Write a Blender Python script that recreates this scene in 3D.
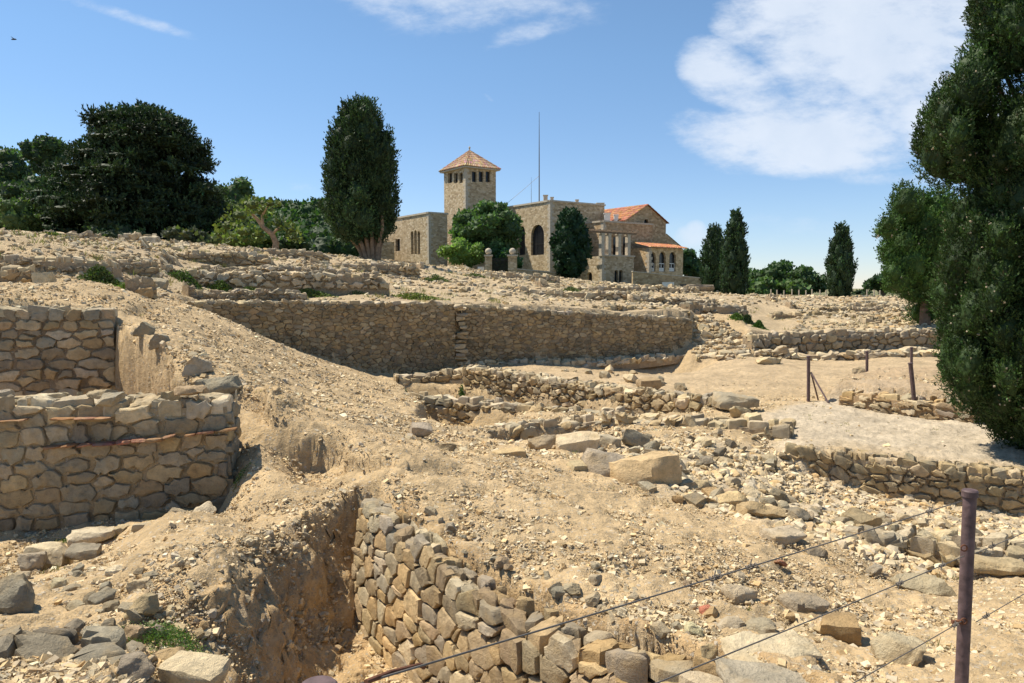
import bpy, math, random
import numpy as np
from mathutils import Vector, geometry
# ------------------------------------------------------------------ camera, sky, sun, exposure
for o in list(bpy.data.objects): bpy.data.objects.remove(o)
SC = bpy.context.scene
COL = SC.collection
F = 750.0; HOR = 288.0
PITCH = math.atan((341.5 - HOR) / F)
cam = bpy.data.objects.new('camera', bpy.data.cameras.new('camera')); COL.objects.link(cam)
cam.data.sensor_width = 36; cam.data.lens = F / 1024 * 36
cam.data.clip_start = 0.05; cam.data.clip_end = 20000
cam.location = (0, 0, 0); cam.rotation_euler = (math.radians(90) - PITCH, 0, 0)
SC.camera = cam
SUN_H = (-0.93, 0.36); SUN_EL = math.radians(59)
SC.view_settings.view_transform = 'Standard'; SC.view_settings.look = 'None'
SC.view_settings.gamma = 1; SC.view_settings.use_curve_mapping = False
SC.view_settings.exposure = 0.72
SC.cycles.max_bounces = 6; SC.cycles.transparent_max_bounces = 8
sun = bpy.data.objects.new('sun', bpy.data.lights.new('sun', 'SUN')); COL.objects.link(sun)
sun.data.energy = 4.2; sun.data.angle = math.radians(0.53); sun.data.color = (1.0, 0.925, 0.78)
_h = math.hypot(*SUN_H)
sv = Vector((SUN_H[0] / _h * math.cos(SUN_EL), SUN_H[1] / _h * math.cos(SUN_EL), math.sin(SUN_EL)))
sun.rotation_euler = sv.to_track_quat('Z', 'Y').to_euler()
sun.location = sv * 50

def nodes_of(idb):
    idb.use_nodes = True; nt = idb.node_tree; nt.nodes.clear(); return nt
class NT:
    """tiny node helper"""
    def __init__(s, nt): s.nt = nt
    def n(s, typ, **kw):
        nd = s.nt.nodes.new(typ)
        for k, v in kw.items():
            if k.startswith('i_'):
                nd.inputs[k[2:].replace('_', ' ')].default_value = v
            else: setattr(nd, k, v)
        return nd
    def l(s, a, b): s.nt.links.new(a, b)
    def m(s, op, a, b=None, c=None, clamp=False):
        nd = s.nt.nodes.new('ShaderNodeMath'); nd.operation = op; nd.use_clamp = clamp
        for i, x in enumerate((a, b, c)):
            if x is None: continue
            if isinstance(x, (int, float)): nd.inputs[i].default_value = x
            else: s.l(x, nd.inputs[i])
        return nd.outputs[0]
    def noise(s, vec, scale, detail=4, rough=.55, dim='3D'):
        nd = s.n('ShaderNodeTexNoise'); nd.inputs['Scale'].default_value = scale
        nd.inputs['Detail'].default_value = detail; nd.inputs['Roughness'].default_value = rough
        if vec is not None: s.l(vec, nd.inputs['Vector'])
        return nd.outputs['Fac']
    def ramp(s, fac, stops):
        nd = s.n('ShaderNodeValToRGB'); cr = nd.color_ramp
        while len(cr.elements) < len(stops): cr.elements.new(.5)
        for e, (p, c) in zip(cr.elements, stops):
            e.position = p; e.color = (c if len(c) == 4 else (*c, 1)) if isinstance(c, tuple) else (c, c, c, 1)
        s.l(fac, nd.inputs[0]); return nd.outputs[0]
    def mix(s, fac, a, b, blend='MIX'):
        nd = s.n('ShaderNodeMix', data_type='RGBA', blend_type=blend)
        for sock, x in ((nd.inputs[0], fac), (nd.inputs[6], a), (nd.inputs[7], b)):
            if isinstance(x, (int, float)): sock.default_value = x
            elif isinstance(x, tuple): sock.default_value = (*x, 1) if len(x) == 3 else x
            else: s.l(x, sock)
        return nd.outputs[2]

world = bpy.data.worlds.new('World'); SC.world = world
t = NT(nodes_of(world))
sky = t.n('ShaderNodeTexSky', sky_type='NISHITA', sun_disc=False)
sky.sun_elevation = SUN_EL; sky.sun_rotation = math.atan2(SUN_H[0], SUN_H[1])
sky.altitude = 1800; sky.air_density = 1.0; sky.dust_density = 0.0; sky.ozone_density = 1.6
tc = t.n('ShaderNodeTexCoord'); sep = t.n('ShaderNodeSeparateXYZ'); t.l(tc.outputs['Generated'], sep.inputs[0])
yy = t.m('MAXIMUM', sep.outputs[1], 0.05)
U = t.m('DIVIDE', sep.outputs[0], yy); V = t.m('DIVIDE', sep.outputs[2], yy)
cmb = t.n('ShaderNodeCombineXYZ'); t.l(U, cmb.inputs[0]); t.l(V, cmb.inputs[1])
def blob(px, py, rx, ry, rot=0.0, soft=0.0):
    """soft elliptical patch of sky, 1 at its middle and 0 at its rim, given by the azimuth and height it stands at"""
    cx, cy = (px - 512) / F, (HOR - py) / F
    du = t.m('SUBTRACT', U, cx); dv = t.m('SUBTRACT', V, cy)
    c, s = math.cos(rot), math.sin(rot)
    a = t.m('ADD', t.m('MULTIPLY', du, c), t.m('MULTIPLY', dv, s))
    b = t.m('SUBTRACT', t.m('MULTIPLY', dv, c), t.m('MULTIPLY', du, s))
    a = t.m('DIVIDE', a, rx / F); b = t.m('DIVIDE', b, ry / F)
    r2 = t.m('ADD', t.m('MULTIPLY', a, a), t.m('MULTIPLY', b, b))
    return t.m('SUBTRACT', 1.0, r2, clamp=True)
mp = t.n('ShaderNodeMapping'); t.l(cmb.outputs[0], mp.inputs[0]); mp.inputs['Rotation'].default_value = (0, 0, math.radians(-24)); mp.inputs['Scale'].default_value = (1, 2.2, 1)
mp.inputs['Location'].default_value = (3.1, 1.7, 0)
n1 = t.noise(mp.outputs[0], 4.2, 8, .58); n2 = t.noise(cmb.outputs[0], 11, 6, .6); n3 = t.noise(mp.outputs[0], 15, 6, .65)
big = blob(850, 40, 150, 120, -0.2)
for b in (blob(800, 138, 150, 48, -0.02), blob(735, 90, 75, 40, -0.5), blob(925, 110, 90, 60, 0)):
    big = t.m('MAXIMUM', big, b)
big = t.m('MULTIPLY', t.m('POWER', big, .5), 1.0)
dens = t.m('ADD', big, t.m('MULTIPLY', t.m('SUBTRACT', n1, .5), 1.9))
dens = t.m('ADD', dens, t.m('MULTIPLY', t.m('SUBTRACT', n3, .5), .8))
mr = t.n('ShaderNodeMapRange', interpolation_type='SMOOTHSTEP'); t.l(dens, mr.inputs[0]); mr.inputs[1].default_value = .36; mr.inputs[2].default_value = .95
gate = t.m('MULTIPLY', t.m('GREATER_THAN', sep.outputs[1], .1), t.m('MULTIPLY', big, 3.0, clamp=True))
cl = t.m('MULTIPLY', t.m('MULTIPLY', mr.outputs[0], .86), gate)
# thin wisps
wis = t.m('ADD', t.m('MULTIPLY', blob(512, -5, 110, 58, -.2), 1.1), t.m('MULTIPLY', blob(118, 18, 130, 9, -.30), .75))
wis = t.m('ADD', wis, t.m('MULTIPLY', blob(400, 14, 120, 34, -.35), .6)); wis = t.m('ADD', wis, t.m('MULTIPLY', blob(515, 45, 40, 14, .3), .6))
wis = t.m('ADD', wis, t.m('MULTIPLY', blob(890, 180, 130, 12, -.05), .8))
wis = t.m('ADD', wis, t.m('MULTIPLY', blob(488, 101, 12, 5, -.7), .8))
wis = t.m('ADD', wis, t.m('MULTIPLY', blob(300, 188, 110, 12, -.08), .45))
wis = t.m('ADD', wis, t.m('MULTIPLY', blob(850, 235, 260, 40, 0), .35))
wd = t.m('ADD', wis, t.m('ADD', t.m('MULTIPLY', t.m('SUBTRACT', n1, .5), 1.5), t.m('MULTIPLY', t.m('SUBTRACT', n3, .5), 1.7)))
wm = t.n('ShaderNodeMapRange', interpolation_type='SMOOTHSTEP'); t.l(wd, wm.inputs[0]); wm.inputs[1].default_value = .32; wm.inputs[2].default_value = 1.5
wl = t.m('MULTIPLY', t.m('MULTIPLY', wm.outputs[0], t.m('MULTIPLY', wis, 2.0, clamp=True)), t.m('MULTIPLY', t.m('GREATER_THAN', sep.outputs[1], .1), .8), clamp=True)
cu = t.m('ADD', t.m('MULTIPLY', t.m('POWER', t.m('MAXIMUM', blob(692, 238, 26, 15), blob(694, 230, 13, 11)), .5), 1.0), t.m('MULTIPLY', t.m('SUBTRACT', n2, .5), 1.6))
mc = t.n('ShaderNodeMapRange', interpolation_type='SMOOTHSTEP'); t.l(cu, mc.inputs[0]); mc.inputs[1].default_value = .3; mc.inputs[2].default_value = 1.1
cuf = t.m('MULTIPLY', t.m('MULTIPLY', mc.outputs[0], .6), t.m('GREATER_THAN', sep.outputs[1], .1))
al = t.m('MAXIMUM', t.m('MAXIMUM', cl, wl), cuf, clamp=True)
ccol = t.mix(t.m('MULTIPLY', n2, 1.0), (4.1, 4.8, 5.8), (6.0, 6.3, 6.8))
low = t.ramp(t.m('ABSOLUTE', sep.outputs[2]), [(0.0, (.72, .71, .80)), (.10, (.80, .84, .90)), (.28, (.88, 1.0, 1.02)), (.5, (.92, 1.06, 1.05))])
skyc = t.mix(al, t.mix(1.0, sky.outputs[0], low, 'MULTIPLY'), ccol)
bg = t.n('ShaderNodeBackground'); bg.inputs['Strength'].default_value = 0.096
t.l(skyc, bg.inputs[0]); wo = t.n('ShaderNodeOutputWorld'); t.l(bg.outputs[0], wo.inputs[0])

# ------------------------------------------------------------------ helpers
CP, SP = math.cos(PITCH), math.sin(PITCH)
def W(px, py, Y):
    """the world point Y metres ahead that a surveyor at the eye point sights at image column px, row py"""
    u = (px - 512) / F; v = (341.5 - py) / F
    d = (u, CP + v * SP, -SP + v * CP); k = Y / d[1]
    return np.array((d[0] * k, Y, d[2] * k))
def XY(px, Y): return ((px - 512) / F * Y * 1.0, Y)
def sm(x): x = np.clip(x, 0, 1); return x * x * (3 - 2 * x)
def _hash(i, j, k, s):
    h = (i * 374761393 + j * 668265263 + k * 2147483647 + s * 144269) & 0xffffffff
    h = ((h ^ (h >> 13)) * 1274126177) & 0xffffffff
    h = ((h ^ (h >> 16)) * 2246822519) & 0xffffffff
    return ((h ^ (h >> 15)) & 0xffffff) / float(0xffffff)
def vnoise(p, seed=0):
    """value noise in [-1, 1] at points p (n x 2 or n x 3)"""
    p = np.asarray(p, float)
    if p.shape[1] == 2: p = np.column_stack((p, np.zeros(len(p))))
    f = np.floor(p); i = f.astype(np.int64); t_ = p - f; t_ = t_ * t_ * (3 - 2 * t_)
    r = 0
    for a in (0, 1):
        wa = t_[:, 0] if a else 1 - t_[:, 0]
        for b in (0, 1):
            wb = t_[:, 1] if b else 1 - t_[:, 1]
            for c in (0, 1):
                wc = t_[:, 2] if c else 1 - t_[:, 2]
                r = r + wa * wb * wc * _hash(i[:, 0] + a, i[:, 1] + b, i[:, 2] + c, seed)
    return r * 2 - 1
def fbm(p, octv=4, seed=0, gain=.5):
    r = 0; a = 1; p = np.asarray(p, float)
    for o in range(octv): r = r + a * vnoise(p * 2 ** o + 17.3 * o, seed + o); a *= gain
    return r
def tag(o, label=None, cat=None, group=None, kind=None):
    if label: o['label'] = label
    if cat: o['category'] = cat
    if group: o['group'] = group
    if kind or label: o['kind'] = kind or 'thing'
    return o
def empty(name, loc, label=None, cat=None, group=None):
    o = bpy.data.objects.new(name, None); o.location = loc; o.empty_display_size = .1
    COL.objects.link(o); return tag(o, label, cat, group)
def make_mesh(name, V, quads=None, tris=None, tint=None, mat=None, smooth=False, mats=None, midx=None):
    me = bpy.data.meshes.new(name)
    V = np.asarray(V, np.float32)
    q = np.zeros((0, 4), np.int32) if quads is None or len(quads) == 0 else np.asarray(quads, np.int32)
    r = np.zeros((0, 3), np.int32) if tris is None or len(tris) == 0 else np.asarray(tris, np.int32)
    me.vertices.add(len(V)); me.vertices.foreach_set('co', V.ravel())
    li = np.concatenate((q.ravel(), r.ravel())).astype(np.int32)
    me.loops.add(len(li)); me.loops.foreach_set('vertex_index', li)
    n = len(q) + len(r); me.polygons.add(n)
    st = np.concatenate((np.arange(len(q)) * 4, len(q) * 4 + np.arange(len(r)) * 3)).astype(np.int32)
    me.polygons.foreach_set('loop_start', st)
    try: me.polygons.foreach_set('loop_total', np.concatenate((np.full(len(q), 4), np.full(len(r), 3))).astype(np.int32))
    except Exception: pass
    if midx is not None: me.polygons.foreach_set('material_index', np.asarray(midx, np.int32))
    me.update(calc_edges=True); me.validate()
    if tint is not None:
        at = me.attributes.new('tint', 'FLOAT_COLOR', 'POINT')
        c = np.ones((len(V), 4), np.float32); c[:, :3] = tint; at.data.foreach_set('color', c.ravel())
    me.polygons.foreach_set('use_smooth', np.full(n, bool(smooth)))
    if smooth == 'auto': me.set_sharp_from_angle(angle=math.radians(34))
    for m_ in (mats or ([mat] if mat else [])): me.materials.append(m_)
    return me
def link(name, me, parent=None, loc=None):
    o = bpy.data.objects.new(name, me); COL.objects.link(o)
    if loc is not None: o.location = loc
    if parent is not None:
        o.parent = parent
        if loc is None: o.location = -Vector(parent.location)   # mesh given in world coordinates
    return o
class MB:
    """collects quads and triangles with a tint"""
    def __init__(s): s.v = []; s.q = []; s.t = []; s.c = []; s.n = 0
    def add(s, v, q=None, t_=None, c=(1, 1, 1)):
        v = np.asarray(v, float)
        if q is not None and len(q): s.q.append(np.asarray(q) + s.n)
        if t_ is not None and len(t_): s.t.append(np.asarray(t_) + s.n)
        s.v.append(v); cc = np.empty((len(v), 3)); cc[:] = c; s.c.append(cc); s.n += len(v)
    def mesh(s, name, mat, smooth=False):
        return make_mesh(name, np.concatenate(s.v), np.concatenate(s.q) if s.q else None, np.concatenate(s.t) if s.t else None, np.concatenate(s.c), mat, smooth)
    def build(s, name, mat, parent=None, smooth=False):
        return link(name, s.mesh(name, mat, smooth), parent)
    def box(s, c0, c1, c=(1, 1, 1), ax=None, org=None):
        """axis box between corners; ax = 2 plan axes ((x,y),(x,y)) from org"""
        x0, y0, z0 = c0; x1, y1, z1 = c1
        p = np.array([(x, y, z) for z in (z0, z1) for x, y in ((x0, y0), (x1, y0), (x1, y1), (x0, y1))], float)
        if ax is not None:
            a, b = ax; p = np.column_stack((org[0] + p[:, 0] * a[0] + p[:, 1] * b[0], org[1] + p[:, 0] * a[1] + p[:, 1] * b[1], p[:, 2]))
        s.add(p, [(3, 2, 1, 0), (4, 5, 6, 7), (0, 1, 5, 4), (1, 2, 6, 5), (2, 3, 7, 6), (3, 0, 4, 7)], c=c)
    def tube(s, pts, rad, seg=8, c=(1, 1, 1), cap=True):
        pts = np.asarray(pts, float); n = len(pts)
        rad = np.full(n, rad, float) if np.isscalar(rad) else np.asarray(rad, float)
        d = np.gradient(pts, axis=0); d /= np.linalg.norm(d, axis=1)[:, None] + 1e-9
        ref = np.array((0, 0, 1.)) if abs(d[:, 2]).mean() < .8 else np.array((1., 0, 0))
        vs = []
        for i in range(n):
            a = np.cross(d[i], ref); a /= np.linalg.norm(a); b = np.cross(d[i], a)
            th = np.arange(seg) / seg * 2 * math.pi
            vs.append(pts[i] + rad[i] * (np.cos(th)[:, None] * a + np.sin(th)[:, None] * b))
        v = np.concatenate(vs); q = []
        for i in range(n - 1):
            for k in range(seg):
                k2 = (k + 1) % seg; q.append((i * seg + k, i * seg + k2, (i + 1) * seg + k2, (i + 1) * seg + k))
        tt = []
        if cap:
            v = np.vstack((v, pts[0], pts[-1])); c0 = n * seg
            for k in range(seg):
                k2 = (k + 1) % seg; tt += [(c0, k2, k), (c0 + 1, (n - 1) * seg + k, (n - 1) * seg + k2)]
        s.add(v, q, tt, c)

# ------------------------------------------------------------------ materials
def principled(t, rough=.9, spec=.15):
    b = t.n('ShaderNodeBsdfPrincipled'); b.inputs['Roughness'].default_value = rough
    b.inputs['Specular IOR Level'].default_value = spec
    o = t.n('ShaderNodeOutputMaterial'); t.l(b.outputs[0], o.inputs[0]); return b
def mat_stone(name, sc=14.0, bump=.5, dist=.02, lichen=.35, mult=1.0):
    m = bpy.data.materials.new(name); t = NT(nodes_of(m)); b = principled(t)
    at = t.n('ShaderNodeAttribute', attribute_name='tint'); g = t.n('ShaderNodeNewGeometry'); pos = g.outputs['Position']
    n1 = t.noise(pos, sc, 8, .68); n2 = t.noise(pos, sc * .28, 4); n3 = t.noise(pos, sc * 4.5, 5, .75)
    v = t.ramp(n1, [(.25, .55 * mult), (.5, 1.0 * mult), (.75, 1.3 * mult)])
    c = t.mix(1.0, at.outputs['Color'], v, 'MULTIPLY')
    n4 = t.noise(pos, sc * .55, 5, .6); och = t.ramp(n4, [(.48, 0.0), (.66, .5)]); c = t.mix(och, c, (.47 * mult, .33 * mult, .165 * mult))
    pat = t.ramp(n2, [(.5, 0.0), (.72, lichen)])
    c = t.mix(pat, c, (.24 * mult, .21 * mult, .155 * mult))
    sp = t.ramp(n3, [(.58, 0.0), (.75, .28)])
    c = t.mix(sp, c, (.56 * mult, .49 * mult, .38 * mult))
    t.l(c, b.inputs['Base Color'])
    bp = t.n('ShaderNodeBump'); bp.inputs['Strength'].default_value = bump; bp.inputs['Distance'].default_value = dist
    h = t.m('ADD', t.m('MULTIPLY', n1, 1.2), t.m('MULTIPLY', n3, .55)); t.l(h, bp.inputs['Height']); t.l(bp.outputs[0], b.inputs['Normal'])
    return m
def mat_ground():
    m = bpy.data.materials.new('earth'); t = NT(nodes_of(m)); b = principled(t, .95, .1)
    at = t.n('ShaderNodeAttribute', attribute_name='tint'); g = t.n('ShaderNodeNewGeometry'); pos = g.outputs['Position']
    n1 = t.noise(pos, 1.3, 5); n2 = t.noise(pos, 9, 6, .65); n3 = t.noise(pos, 45, 4, .7)
    vo = t.n('ShaderNodeTexVoronoi'); vo.inputs['Scale'].default_value = 28; t.l(pos, vo.inputs['Vector'])
    vo2 = t.n('ShaderNodeTexVoronoi'); vo2.inputs['Scale'].default_value = 75; t.l(pos, vo2.inputs['Vector'])
    c = t.mix(1.0, at.outputs['Color'], t.ramp(n1, [(.3, .8), (.7, 1.18)]), 'MULTIPLY')
    c = t.mix(1.0, c, t.ramp(n2, [(.3, .72), (.55, 1.0), (.75, 1.2)]), 'MULTIPLY')
    s1 = t.n('ShaderNodeSeparateXYZ'); t.l(vo.outputs['Color'], s1.inputs[0])
    f1 = t.m('MULTIPLY', t.m('GREATER_THAN', s1.outputs[0], .72), t.m('LESS_THAN', vo.outputs['Distance'], .36))
    peb = t.mix(s1.outputs[1], (.30, .25, .18), (.60, .52, .41))
    c = t.mix(t.m('MULTIPLY', f1, .75), c, peb)
    s2 = t.n('ShaderNodeSeparateXYZ'); t.l(vo2.outputs['Color'], s2.inputs[0])
    f2 = t.m('MULTIPLY', t.m('GREATER_THAN', s2.outputs[0], .6), t.m('LESS_THAN', vo2.outputs['Distance'], .38))
    peb2 = t.mix(s2.outputs[1], (.20, .155, .10), (.62, .54, .42))
    c = t.mix(t.m('MULTIPLY', f2, .6), c, peb2)
    t.l(c, b.inputs['Base Color'])
    h = t.m('ADD', t.m('MULTIPLY', n2, 1.1), t.m('MULTIPLY', n3, .5))
    h = t.m('ADD', h, t.m('MULTIPLY', f1, .35)); h = t.m('ADD', h, t.m('MULTIPLY', f2, .22))
    bp = t.n('ShaderNodeBump'); bp.inputs['Strength'].default_value = .9; bp.inputs['Distance'].default_value = .045
    t.l(h, bp.inputs['Height']); t.l(bp.outputs[0], b.inputs['Normal'])
    return m
def mat_leaf(name, mult=1.0, trans=.22):
    m = bpy.data.materials.new(name); t = NT(nodes_of(m))
    at = t.n('ShaderNodeAttribute', attribute_name='tint')
    b = t.n('ShaderNodeBsdfPrincipled'); b.inputs['Roughness'].default_value = .62; b.inputs['Specular IOR Level'].default_value = .25
    t.l(at.outputs['Color'], b.inputs['Base Color'])
    tr = t.n('ShaderNodeBsdfTranslucent'); c2 = t.mix(1.0, at.outputs['Color'], (1.3, 1.6, .6), 'MULTIPLY'); t.l(c2, tr.inputs[0])
    mx = t.n('ShaderNodeMixShader'); mx.inputs[0].default_value = trans; t.l(b.outputs[0], mx.inputs[1]); t.l(tr.outputs[0], mx.inputs[2])
    o = t.n('ShaderNodeOutputMaterial'); t.l(mx.outputs[0], o.inputs[0]); return m
def mat_plain(name, col, rough=.7, spec=.3, metal=0.0, nsc=8.0, var=.15, bump=.1, tint=False):
    m = bpy.data.materials.new(name); t = NT(nodes_of(m)); b = principled(t, rough, spec); b.inputs['Metallic'].default_value = metal
    g = t.n('ShaderNodeNewGeometry'); n1 = t.noise(g.outputs['Position'], nsc, 5)
    base = (*col, 1)
    c = t.mix(1.0, base, t.ramp(n1, [(.3, 1 - var), (.7, 1 + var)]), 'MULTIPLY')
    if tint:
        at = t.n('ShaderNodeAttribute', attribute_name='tint'); c = t.mix(1.0, c, at.outputs['Color'], 'MULTIPLY')
    t.l(c, b.inputs['Base Color'])
    bp = t.n('ShaderNodeBump'); bp.inputs['Strength'].default_value = bump; bp.inputs['Distance'].default_value = .01
    t.l(n1, bp.inputs['Height']); t.l(bp.outputs[0], b.inputs['Normal']); return m
def mat_masonry():
    """coursed rubble masonry of the villa: irregular blocks with pale joints"""
    m = bpy.data.materials.new('villa_masonry'); t = NT(nodes_of(m)); b = principled(t)
    g = t.n('ShaderNodeNewGeometry'); mp = t.n('ShaderNodeMapping'); mp.inputs['Scale'].default_value = (1, 1, 1.7); t.l(g.outputs['Position'], mp.inputs[0])
    n0 = t.n('ShaderNodeTexNoise'); n0.inputs['Scale'].default_value = 1.5; t.l(g.outputs['Position'], n0.inputs['Vector'])
    vo = t.n('ShaderNodeTexVoronoi'); vo.inputs['Scale'].default_value = 2.6; t.l(mp.outputs[0], vo.inputs['Vector'])
    ve = t.n('ShaderNodeTexVoronoi', feature='DISTANCE_TO_EDGE'); ve.inputs['Scale'].default_value = 2.6; t.l(mp.outputs[0], ve.inputs['Vector'])
    s = t.n('ShaderNodeSeparateXYZ'); t.l(vo.outputs['Color'], s.inputs[0])
    c = t.ramp(s.outputs[0], [(0, (.33, .24, .14)), (.35, (.45, .34, .205)), (.7, (.54, .42, .265)), (1, (.62, .51, .35))])
    j = t.ramp(ve.outputs['Distance'], [(.02, 1.0), (.09, 0.0)])
    c = t.mix(t.m('MULTIPLY', j, .5), c, (.40, .33, .24))
    at = t.n('ShaderNodeAttribute', attribute_name='tint'); c = t.mix(1.0, c, at.outputs['Color'], 'MULTIPLY')
    t.l(c, b.inputs['Base Color'])
    bp = t.n('ShaderNodeBump'); bp.inputs['Strength'].default_value = .6; bp.inputs['Distance'].default_value = .05
    t.l(t.m('SUBTRACT', 1.0, j), bp.inputs['Height']); t.l(bp.outputs[0], b.inputs['Normal']); return m
def mat_tile():
    m = bpy.data.materials.new('roof_tile'); t = NT(nodes_of(m)); b = principled(t, .85)
    at = t.n('ShaderNodeAttribute', attribute_name='tint'); g = t.n('ShaderNodeNewGeometry')
    n = t.noise(g.outputs['Position'], 3.5, 5, .7)
    c = t.mix(1.0, at.outputs['Color'], t.ramp(n, [(.3, .65), (.7, 1.3)]), 'MULTIPLY'); t.l(c, b.inputs['Base Color']); return m
M_STONE = mat_stone('wall_stone', 14, .8, .03); M_ROCK = mat_stone('loose_rock', 9, .85, .045, .16); M_FAR = mat_stone('ruin_stone', 5, .5, .05, .3)
M_GRAVEL = mat_stone('gravel_stone', 9, .5, .03, .0); M_GROUND = mat_ground(); M_LEAF = mat_leaf('foliage'); M_CYP = mat_leaf('conifer_foliage', 1, .1)
M_MASON = mat_masonry(); M_TILE = mat_tile()
M_BARK = mat_plain('bark', (.22, .16, .11), .95, .1, 0, 6, .35, .6, True)
M_TRIM = mat_plain('trim_stone', (.50, .43, .33), .9, .1, 0, 5, .2, .2, True)
M_GLASS = mat_plain('dark_glass', (.015, .018, .022), .15, .5, 0, 5, .1, 0)
M_DARK = mat_plain('dark_iron', (.02, .018, .016), .6, .3)
M_POST = mat_plain('painted_post', (.118, .078, .076), .6, .3, .0, 28, .38, .4)
M_WIRE = mat_plain('wire_steel', (.17, .145, .12), .6, .3, .3, 60, .2, .2)
M_RUST = mat_plain('rusty_metal', (.16, .07, .04), .8, .2, .2, 40, .4, .4)
M_TERRA = mat_plain('terracotta', (.42, .15, .07), .9, .1, 0, 30, .35, .3)
M_WHITE = mat_plain('white_paint', (.75, .73, .68), .7, .2)

PAL = {  # stone colour families (linear albedo)
 'tan': [(.45, .335, .185), (.40, .31, .185), (.50, .38, .215), (.36, .295, .195), (.53, .42, .265)],
 'grey': [(.32, .27, .19), (.29, .25, .18), (.38, .32, .225), (.40, .31, .18), (.26, .215, .15)],
 'ochre': [(.46, .31, .15), (.50, .36, .19), (.40, .29, .17), (.34, .28, .20), (.52, .42, .27)],
 'pale': [(.56, .455, .295), (.50, .395, .24), (.60, .50, .34), (.45, .365, .245), (.40, .335, .24)],
 'dark': [(.23, .19, .14), (.27, .23, .17), (.20, .17, .13), (.31, .24, .16), (.33, .28, .20)],
 'warm': [(.36, .265, .145), (.30, .235, .145), (.40, .30, .165), (.26, .21, .135), (.44, .35, .22)],
}
def pick(rng, pal):
    p = PAL[pal]; c = np.array(p[rng.integers(len(p))]); return np.clip(c * rng.uniform(.72, 1.2) * (1 + rng.normal(0, .010, 3)), .02, .8)
# ------------------------------------------------------------------ terrain heights
class Surf:
    """smooth surface through surveyed points"""
    def __init__(s, pts, c=.8, sm_=1e-3):
        P = np.array([W(*p) for p in pts]); s.q = s.warp(P[:, 0], P[:, 1]); s.c = c
        n = len(P); K = s.phi(np.linalg.norm(s.q[:, None] - s.q[None], axis=2)) - np.eye(n) * sm_
        A = np.zeros((n + 3, n + 3)); A[:n, :n] = K; A[:n, n] = 1; A[:n, n + 1:] = s.q; A[n:, :n] = A[:n, n:].T
        s.w = np.linalg.solve(A, np.concatenate((P[:, 2], np.zeros(3)))); s.n = n
        s.lo = P[:, 2].min() - .35; s.hi = P[:, 2].max() + .35
    def warp(s, x, y): y_ = np.maximum(y, 1.0); return np.column_stack((np.clip(x / y_, -1.3, 1.3) * 10, np.log(y_) * 6))
    def phi(s, r): return -np.sqrt(r * r + s.c * s.c)
    def __call__(s, x, y):
        q = s.warp(x, y); out = np.empty(len(q))
        for i in range(0, len(q), 60000):
            b = q[i:i + 60000]; r = np.sqrt(((b[:, None] - s.q[None]) ** 2).sum(2))
            out[i:i + 60000] = s.phi(r) @ s.w[:s.n] + s.w[s.n] + b @ s.w[s.n + 1:]
        return np.clip(out, s.lo, s.hi)
MAIN = Surf([
 # right and foreground gravel
 (760,665,3.3),(900,660,3.6),(985,675,3.25),(1100,670,3.3),(700,620,4.1),(850,610,4.75),(1000,604,4.9),(950,588,5.9),(850,566,6.0),(750,560,5.3),
 (600,560,4.9),(600,600,4.3),(500,520,5.7),(520,580,4.7),(450,560,5.0),(420,520,5.7),(370,490,6.3),(450,470,7.3),(550,470,8),(600,500,7),
 (700,520,6.7),(800,520,7.4),(900,538,7.6),(1010,556,7.2),(1150,560,7.2),(800,480,10.2),(900,507,9.9),(1020,527,9.35),(1200,550,8.9),(600,450,10),(700,460,9.6),(750,445,11),
 (640,700,2.9),(860,720,2.7),(1050,720,2.7),
 # court behind
 (780,410,14.8),(900,420,13.8),(1000,430,13),(700,392,17.5),(600,377,21),(700,371,22.5),(800,366,24),(460,367,26),(690,360,29.2),(900,375,21),(900,358,27),(1000,380,20),(1150,385,20),
 (780,359,28.2),(850,359,28.5),(1000,360,28.5),(1200,362,28.5),
 (410,395,16.5),(400,382,20),(560,440,11),(500,450,10),(430,440,10.3),(550,390,19),(480,385,20),
 # ridge of the sloping bank
 (150,307,15),(200,309,18),(260,338,21),(320,359,22.5),(380,374,24),(185,325,14),(230,350,13.5),(300,380,14),(350,395,14.5),(120,321,12.9),
 (150,338,11.2),(190,362,9.9),(230,382,9.2),(262,398,8.7),(300,420,8.6),(350,440,8.3),(400,440,9),(380,415,11),(300,400,11),
 (245,440,7.8),(290,458,7.5),(340,474,7.1),(240,475,7.2),(300,492,6.6),(250,502,6.6),(340,507,6.2),(300,530,5.5),(200,513,6.4),(235,556,5.0),(170,565,4.7),
 # lower left
 (110,546,6.4),(0,562,6.2),(110,522,7.2),(0,537,7.1),(220,503,7.4),(180,520,6.8),(130,575,4.7),(60,578,5),(60,622,4),(0,605,4.2),(110,628,3.9),(165,638,3.8),(100,678,3.1),(0,690,2.9),
 (-150,560,6.2),(-200,620,4.2),(-150,537,7.1),(210,640,3.7),
 (700,330,31.2),(740,338,32),(725,352,30),(720,362,28.3),(748,318,36),(705,318,33)], .7)
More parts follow.
